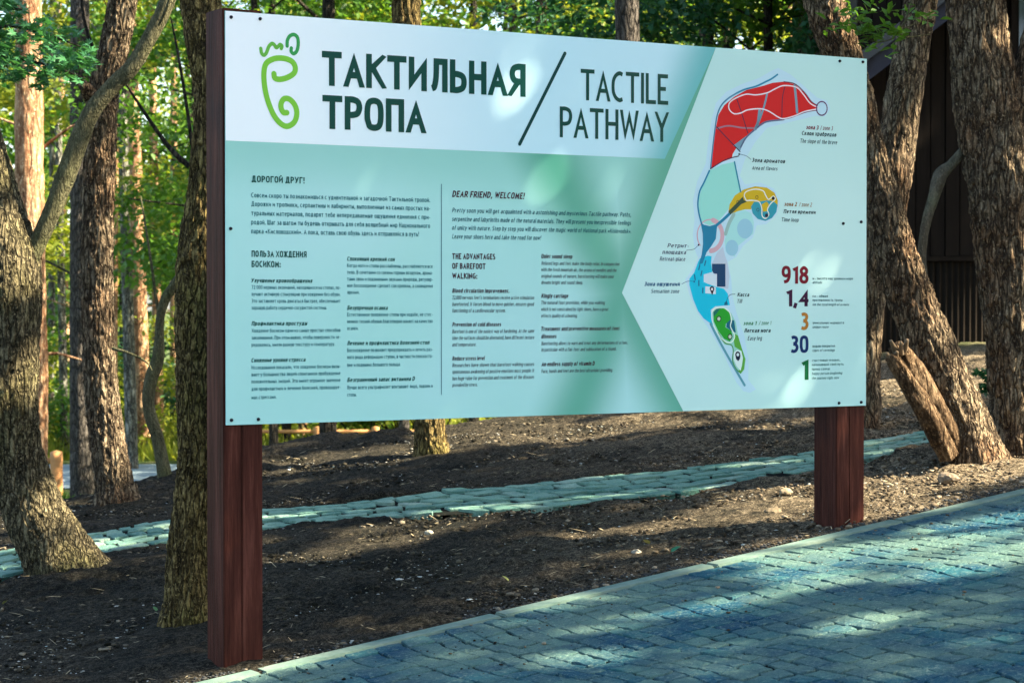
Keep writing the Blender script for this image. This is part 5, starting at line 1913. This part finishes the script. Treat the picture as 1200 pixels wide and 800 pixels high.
disc(*z3([(480, 520)])[0], 9.2, 11.6, (.30, .56, .66), 5)
disc(*z3([(378, 670)])[0], 7.4, 9.4, (.30, .56, .66), 5)
disc(*z3([(117, 647)])[0], 1.0, 1.2, (.02, .02, .05), 8)
stroke(z3([(110, 655), (80, 680), (20, 690)]), .6, (.04, .10, .14), 8, 'leader_line')
poly(z4([(385, 168), (440, 50), (500, -10), (520, 80), (545, 150), (570, 300), (555, 430), (520, 425), (440, 405)]), (.50, .58, .66), 3, 'map_shape')
CY = (.004, .50, .68)
poly(z4([(262, 112), (340, 85), (382, 92), (376, 160), (388, 255), (300, 280), (300, 360), (380, 392), (430, 410), (510, 430), (550, 480), (572, 600), (500, 606), (420, 612), (372, 650), (380, 740), (400, 810), (300, 740), (240, 660), (190, 540), (150, 390), (150, 325), (200, 260), (240, 150)]), CY, 4, 'map_zone')
poly(z4([(385, 170), (525, 170), (525, 408), (437, 408), (437, 275), (402, 270), (386, 240)]), (.006, .05, .13), 6, 'map_building')
poly(z4([(300, 281), (436, 281), (436, 404), (382, 390), (340, 378), (300, 352)]), (.62, .72, .76), 5)
poly(z4([(316, 405), (425, 412), (425, 485), (316, 476)]), (.66, .74, .76), 5)
for a, b, c_, d_ in ((320, 140, 308, 185), (258, 185, 247, 230), (280, 245, 270, 290), (203, 285, 210, 335), (248, 345, 248, 395), (290, 425, 288, 470)):
    stroke(z4([(a, b), (c_, d_)]), 1.9, (.01, .16, .28), 7, 'map_mark')
poly(z4([(360, 430), (366, 412), (385, 402), (404, 412), (410, 432), (400, 460), (387, 498), (372, 460)]), (.03, .015, .03), 8, 'map_pin')
disc(*z4([(385, 434)])[0], 1.3, 1.6, (.75, .70, .68), 9)
disc(*z4([(200, 355)])[0], 1.0, 1.2, (.01, .14, .30), 8)
stroke(z4([(195, 352), (130, 352), (70, 380)]), .6, (.02, .10, .22), 8, 'leader_line')
stroke(z4([(535, 570), (545, 530), (575, 492), (625, 485)]), .7, (.02, .08, .10), 8, 'leader_line')
poly(z4([(512, 600), (515, 575), (535, 555), (548, 575), (548, 600)]), (.01, .14, .22), 7)
stroke(z5([(85, 140), (130, 230), (200, 360), (280, 500), (375, 662)]), 3.2, (.10, .32, .38), 5)
poly(z5([(95, 30), (130, 5), (210, 2), (262, 50), (300, 130), (320, 240), (352, 350), (385, 440), (372, 530), (345, 566), (305, 520), (272, 450), (278, 360), (262, 322), (205, 318), (170, 270), (110, 150)]), (.30, .62, .50), 5)
poly(z5([(108, 40), (135, 14), (200, 8), (245, 45), (262, 105), (215, 140), (212, 170), (262, 200), (272, 245), (250, 292), (200, 268), (150, 200), (112, 120)]), (.02, .34, .03), 6, 'map_zone')
poly(z5([(108, 40), (135, 14), (170, 8), (130, 60), (112, 80)]), (.01, .15, .12), 7)
poly(z5([(285, 110), (300, 215), (268, 205), (218, 168), (222, 135), (250, 108)]), (.01, .13, .20), 7)
poly(z5([(290, 225), (318, 240), (350, 345), (380, 440), (370, 528), (342, 562), (318, 548), (352, 505), (362, 425), (340, 366), (290, 335), (283, 285)]), (.10, .38, .05), 6, 'map_zone')
poly(z5([(282, 385), (310, 362), (348, 372), (360, 440), (342, 540), (305, 500), (282, 445)]), (.66, .80, .76), 7)
stroke(z5([(95, 45), (120, 12), (190, 2), (245, 40), (262, 110), (255, 165), (290, 240), (270, 290), (230, 300), (180, 265), (130, 190), (98, 110)]), 1.4, (.74, .88, .74), 8, 'map_route', closed=True)
stroke(z5([(150, 215), (205, 300), (262, 322), (278, 370), (272, 450), (300, 520), (340, 560)]), 1.6, (.08, .30, .10), 8, 'map_route')
for q in ((155, 98), (250, 250)):
    disc(*z5([q])[0], 2.9, 3.5, (.02, .07, .03), 9)
    disc(*z5([q])[0], 1.8, 2.2, (.50, .62, .46), 10)
poly(z5([(294, 400), (302, 380), (318, 374), (334, 384), (340, 410), (334, 440), (320, 458), (302, 440)]), (.008, .015, .04), 8, 'map_pin')
disc(*z5([(317, 403)])[0], 1.6, 2.0, (.62, .72, .70), 9)

# map labels
BK = (.02, .05, .055)
LB = dict(bold=.02, italic=.2, name='map_lettering', res=2)
LT = dict(bold=.006, italic=.2, name='map_lettering', res=2)
text('зона 3', 943.5, 958.3, 151.6, 5, (.20, .01, .03), **LB)
text('/ zone 3', 960, 975, 152.4, 5, (.22, .05, .06), **LT)
text('Склон храбрецов', 938.6, 979, 158.6, 5, BK, **LB)
text('The slope of the brave', 937, 980, 167.6, 5, BK, **LT)
text('Зона ароматов', 880, 919, 190, 4.8, BK, **LB)
text('Area of flavors', 880, 910, 199, 4.6, BK, **LT)
text('зона 2', 918, 933, 241.4, 4.8, (.28, .12, .03), **LB)
text('/ zone 2', 935, 950.5, 242, 4.8, (.30, .16, .05), **LT)
text('Петля времени', 917, 955, 250, 4.6, BK, **LB)
text('Time loop', 915, 935, 259.6, 4.6, BK, **LT)
text('Ретрит-', 781, 806, 290, 4.8, (.03, .03, .08), **LT)
text('площадка', 775, 803, 297.6, 4.8, (.03, .03, .08), **LT)
text('Retreat-place', 772, 802, 305.6, 4.8, (.03, .03, .08), **LT)
text('Зона ощущений', 754, 796, 335, 4.8, (.01, .09, .20), **LB)
text('Sensation zone', 762, 795, 343.4, 4.8, (.03, .09, .12), **LT)
text('Касса', 863, 877, 347.4, 4.6, BK, **LB)
text('Till', 863, 869, 355, 4.6, BK, **LT)
text('зона 1', 870, 886, 380.8, 4.6, (.04, .24, .10), **LB)
text('/ zone 1', 888, 903, 380.6, 4.6, (.08, .28, .14), **LT)
text('Легкая нога', 871, 902, 389.6, 4.8, BK, **LB)
text('Easy leg', 875, 892, 398.6, 4.8, BK, **LT)

z6 = lambda x, y: (900 + x / 4.207, 290 + y / 4.21)


def num(s, x0, x1, yb, yt, col):
    a, b = z6(x0, yb)
    text(s, a, z6(x1, yb)[0], b, (yb - yt) / 4.21, col, bold=.026, res=5, name='figure')


num('918', 62, 195, 178, 90, (.16, .006, .02))
num('1,4', 84, 195, 290, 206, (.045, .01, .04))
num('3', 158, 195, 407, 320, (.42, .17, .03))
num('30', 108, 195, 520, 434, (.008, .03, .12))
num('1', 160, 195, 652, 552, (.006, .12, .035))


def tiny(s, x1, y, col=(.02, .09, .10), it=0.0, x0=215, bold=.012):
    a, b = z6(x0, y)
    text(s, a, z6(x1, y)[0], b, 3.0, col, bold=bold, italic=it, res=1, name='caption')


tiny('м - высота над уровнем моря', 413, 158)
tiny('altitude', 262, 178, it=.2)
tiny('км - общая', 290, 245)
tiny('протяженность тропы', 362, 265)
tiny('km the total length of a route', 395, 287, it=.2)
tiny('уникальных маршрута', 370, 377)
tiny('unique route', 294, 398, it=.2)
tiny('видов покрытий', 326, 492)
tiny('types of coverings', 325, 513, it=.2)
LGR = (.05, .16, .15)
tiny('счастливый человек,', 352, 562, LGR, 0, 212, .004)
tiny('начинающий свой путь', 368, 583, LGR, 0, 212, .004)
tiny('прямо сейчас', 302, 605, LGR, 0, 212, .004)
tiny('happy person beginning', 362, 627, LGR, .2, 212, .002)
tiny('the journey right now', 346, 650, LGR, .2, 212, .002)

# screws
M['screw'] = paint('dark_screw', (.02, .02, .025), .4, 0)
for (px, py) in ((270, 20.5), (304, 22.5), (269.5, 268), (270.5, 492), (302, 491), (983, 72), (1010, 73), (1008, 260), (982, 472), (1008, 471), (987, 262)):
    a, b = B(px, py)
    V = [(a, -.0125, b)] + [(a + .0052 * math.cos(t), -.0105, b + .0052 * math.sin(t)) for t in np.linspace(0, 6.2832, 13)[:-1]] + [(a + .0065 * math.cos(t), -.0045, b + .0065 * math.sin(t)) for t in np.linspace(0, 6.2832, 13)[:-1]]
    F = [(0, 1 + (i + 1) % 12, 1 + i) for i in range(12)] + [(1 + i, 1 + (i + 1) % 12, 13 + (i + 1) % 12, 13 + i) for i in range(12)]
    me = bpy.data.meshes.new('screw')
    me.from_pydata(V, [], F)
    link('screw', me, M['screw'], panel)

# ------------------------------------------------------------------ unseen trees added to shade and dapple the view (right and behind)
# gaps cut in the added canopy to make sun patches: (px, py, half length along the slope, half width across) on the bank
GAPS = [(435, 637, .52, .16), (480, 612, .35, .06), (335, 603, .22, .13), (720, 648, .34, .09), (775, 618, .30, .09), (640, 640, .3, .08),
        (900, 588, .42, .20), (985, 560, .30, .15), (880, 612, .30, .12), (1060, 570, .45, .16), (1140, 552, .45, .20), (1190, 545, .4, .25), (1050, 595, .25, .12),
        (700, 502, .45, .13), (770, 492, .95, .24), (850, 487, .4, .2), (1035, 455, .5, .25), (1165, 447, .9, .4), (920, 500, .2, .1),
        (20, 640, .2, .12), (120, 640, .1, .08), (230, 620, .15, .12), (560, 600, .1, .1),
        (1110, 628, .45, .16), (1000, 650, .35, .12), (1160, 655, .35, .14), (905, 648, .22, .09), (960, 680, .14, .06), (850, 706, .10, .05), (1015, 730, .12, .05), (280, 795, .15, .06), (690, 770, .08, .04)]
# places on trunks the sun reaches: (px, py, depth, radius)
TRUNK_SUN = [(240, 330, 8.8, .10), (242, 400, 8.8, .12), (236, 250, 8.8, .07), (232, 560, 8.8, .09), (60, 300, 10.5, .10), (60, 600, 10.5, .12), (95, 650, 10.5, .14), (40, 450, 10.5, .10),
             (122, 220, 12.6, .14), (120, 330, 12.6, .12), (128, 470, 12.6, .16), (134, 530, 12.6, .16), (132, 60, 12.6, .12), (1060, 420, 10.6, .12), (1110, 450, 10.75, .12), (1135, 520, 10.75, .12),
             (1190, 180, 10.95, .12), (1196, 300, 10.95, .14), (1170, 60, 10.95, .10), (1040, 200, 12.4, .12), (980, 30, 10.75, .12), (1060, 300, 10.75, .10), (505, 510, 13.2, .14), (190, 440, 13.5, .15), (110, 190, 10.4, .10)]
gw = []
for px, py, Yd, rad in TRUNK_SUN:
    p = at(px, py, Yd)
    k_s = (p.z - plane_z(p.x, p.y)) / (SUN.z - (plane_z(SUN.x, SUN.y) - plane_z(0, 0)))
    q = p - SUN * k_s
    gw.append((*uv(q.x, q.y), rad, rad * .9))
for px, py, a, b in GAPS:
    p = gpt(px, py)
    gw.append((*uv(p.x, p.y), a, b))


Z0_ = .893


def added_canopy():
    rg = np.random.default_rng(77)
    n = 44000
    U = rg.uniform(-4.2, 8.5, n)
    Vv = rg.uniform(-4.0, 9.5, n)
    X, Y = xy(U, Vv)
    Z = SLOPE * U
    keep = np.ones(n, bool)
    for (gu, gv, a, b) in gw:
        keep &= ~(((U - gu) / (a + .12)) ** 2 + ((Vv - gv) / (b + .10)) ** 2 < 1)
    # the wood behind the crest on the left gets broken sun
    P = np.stack([X * .9, Y * .9, Z * 0], 1)
    nz = noise(P, 3)
    back = sstep(3.0, 5.5, Vv) * (1 - sstep(3.5, 5.0, U))
    keep &= ~(nz > .75 - .95 * back)
    keep &= ~((noise(P * 5, 8) > .72) & (Vv > 2.5))
    X, Y, Z = X[keep], Y[keep], Z[keep]
    t = rg.uniform(10.5, 16.5, len(X))
    C = np.stack([X + SUN.x * t, Y + SUN.y * t, Z + SUN.z * t], 1)
    # extra unseen leaves added to keep the sun off the board
    n = 1500
    a, b, t = rg.uniform(-.15, 3.15, n), rg.uniform(-.12, 1.62, n), rg.uniform(10.5, 16.5, n)
    X2, Y2 = xy(a, 0 * a)
    C2 = np.stack([X2 + SUN.x * t, Y2 + SUN.y * t, Z0_ + b + SUN.z * t], 1)
    return np.vstack([C, C2])


C = added_canopy()
shade_roots = []
spots = [(5.2, 5.4), (9.5, 3.2), (13.2, 7.5), (9.0, 11.2), (14.5, 12.8), (14.0, 1.5), (6.2, 15.5)]
dist = np.stack([np.hypot(C[:, 0] - a, C[:, 1] - b) for a, b in spots], 1)
own = dist.argmin(1)
SHL = ['tall unseen tree added for shade right of the paved walk', 'unseen tree added for shade right of the camera spreading over the walk', 'unseen tree added for shade further right up the slope', 'unseen tree added for shade near the right end of the walk',
       'farthest right unseen tree added for shade up the slope', 'unseen tree added for shade behind and right of the viewer', 'unseen tree added for shade beside the dark building']
for i, (a, b) in enumerate(spots):
    z = ground(a, b)
    root = thing('unseen_shade_tree', SHL[i], 'tree', (a, b, z))
    P = C[own == i]
    top = P.mean(0) if len(P) else np.array([a, b, 9])
    parts = [dict(pts=[(a, b, z - .3), (a + .1, b, z + 2.5), (a * .6 + top[0] * .4, b * .6 + top[1] * .4, z + 5), tuple(top)], radii=[.20, .16, .13, .06], seg=32, step=.08, amp=.008, freq=24, seed=i, flare=.3)]
    for q in range(min(9, len(P))):
        e = P[(q * 577) % len(P)]
        s = np.array([a * .6 + top[0] * .4, b * .6 + top[1] * .4, z + 4.6 + .1 * q])
        parts.append(dict(pts=[tuple(s), tuple((s + e) / 2 + np.array([0, 0, .3])), tuple(e)], radii=[.06, .04, .01], seg=8, step=.2, seed=q))
    limb_obj('trunk', parts, M['bark_brown'], root)
    if len(P):
        link('crown', leaves_mesh('crown', P - np.array(root.location[:]), .19, 900 + i, .1, .8), M['leaf_shade'], root)

# unseen trees added to the right and behind for the glossy board to mirror
rr = random.Random(6)
for i, (x, y) in enumerate([(13, -4), (17, -1), (10, -7), (20, -9), (15, -12), (25, -5), (7, -11), (22, 3), (2, -14), (-6, -12), (28, 2)]):
    z = ground(x, y)
    root = thing('unseen_park_tree', '%s unseen tree added for reflections %s the viewer, %s' % (('broad', 'tall', 'slim')[i % 3], 'behind' if x < 12 else 'to the right of', ('near the walk', 'downhill', 'by the bend', 'on the lawn', 'in the corner', 'far off', 'below the slope', 'uphill', 'near the verge', 'at the left', 'farthest uphill')[i]), 'tree', (x, y, z), 0, 'unseen trees added for reflections')
    hh = rr.uniform(7, 10)
    limb_obj('trunk', [dict(pts=[(x, y, z - .3), (x + .2, y, z + hh * .5), (x, y, z + hh)], radii=[.2, .15, .06], seg=20, step=.15, seed=i)], M['bark_brown'], root)
    cc = [(x + rr.gauss(0, 1.6), y + rr.gauss(0, 1.6), z + rr.uniform(2.2, hh)) for _ in range(16)]
    add_crown(root, cc, [rr.uniform(.7, 1.3) for _ in cc], 2600, .24, M['leaf_green'], 600 + i)
pass
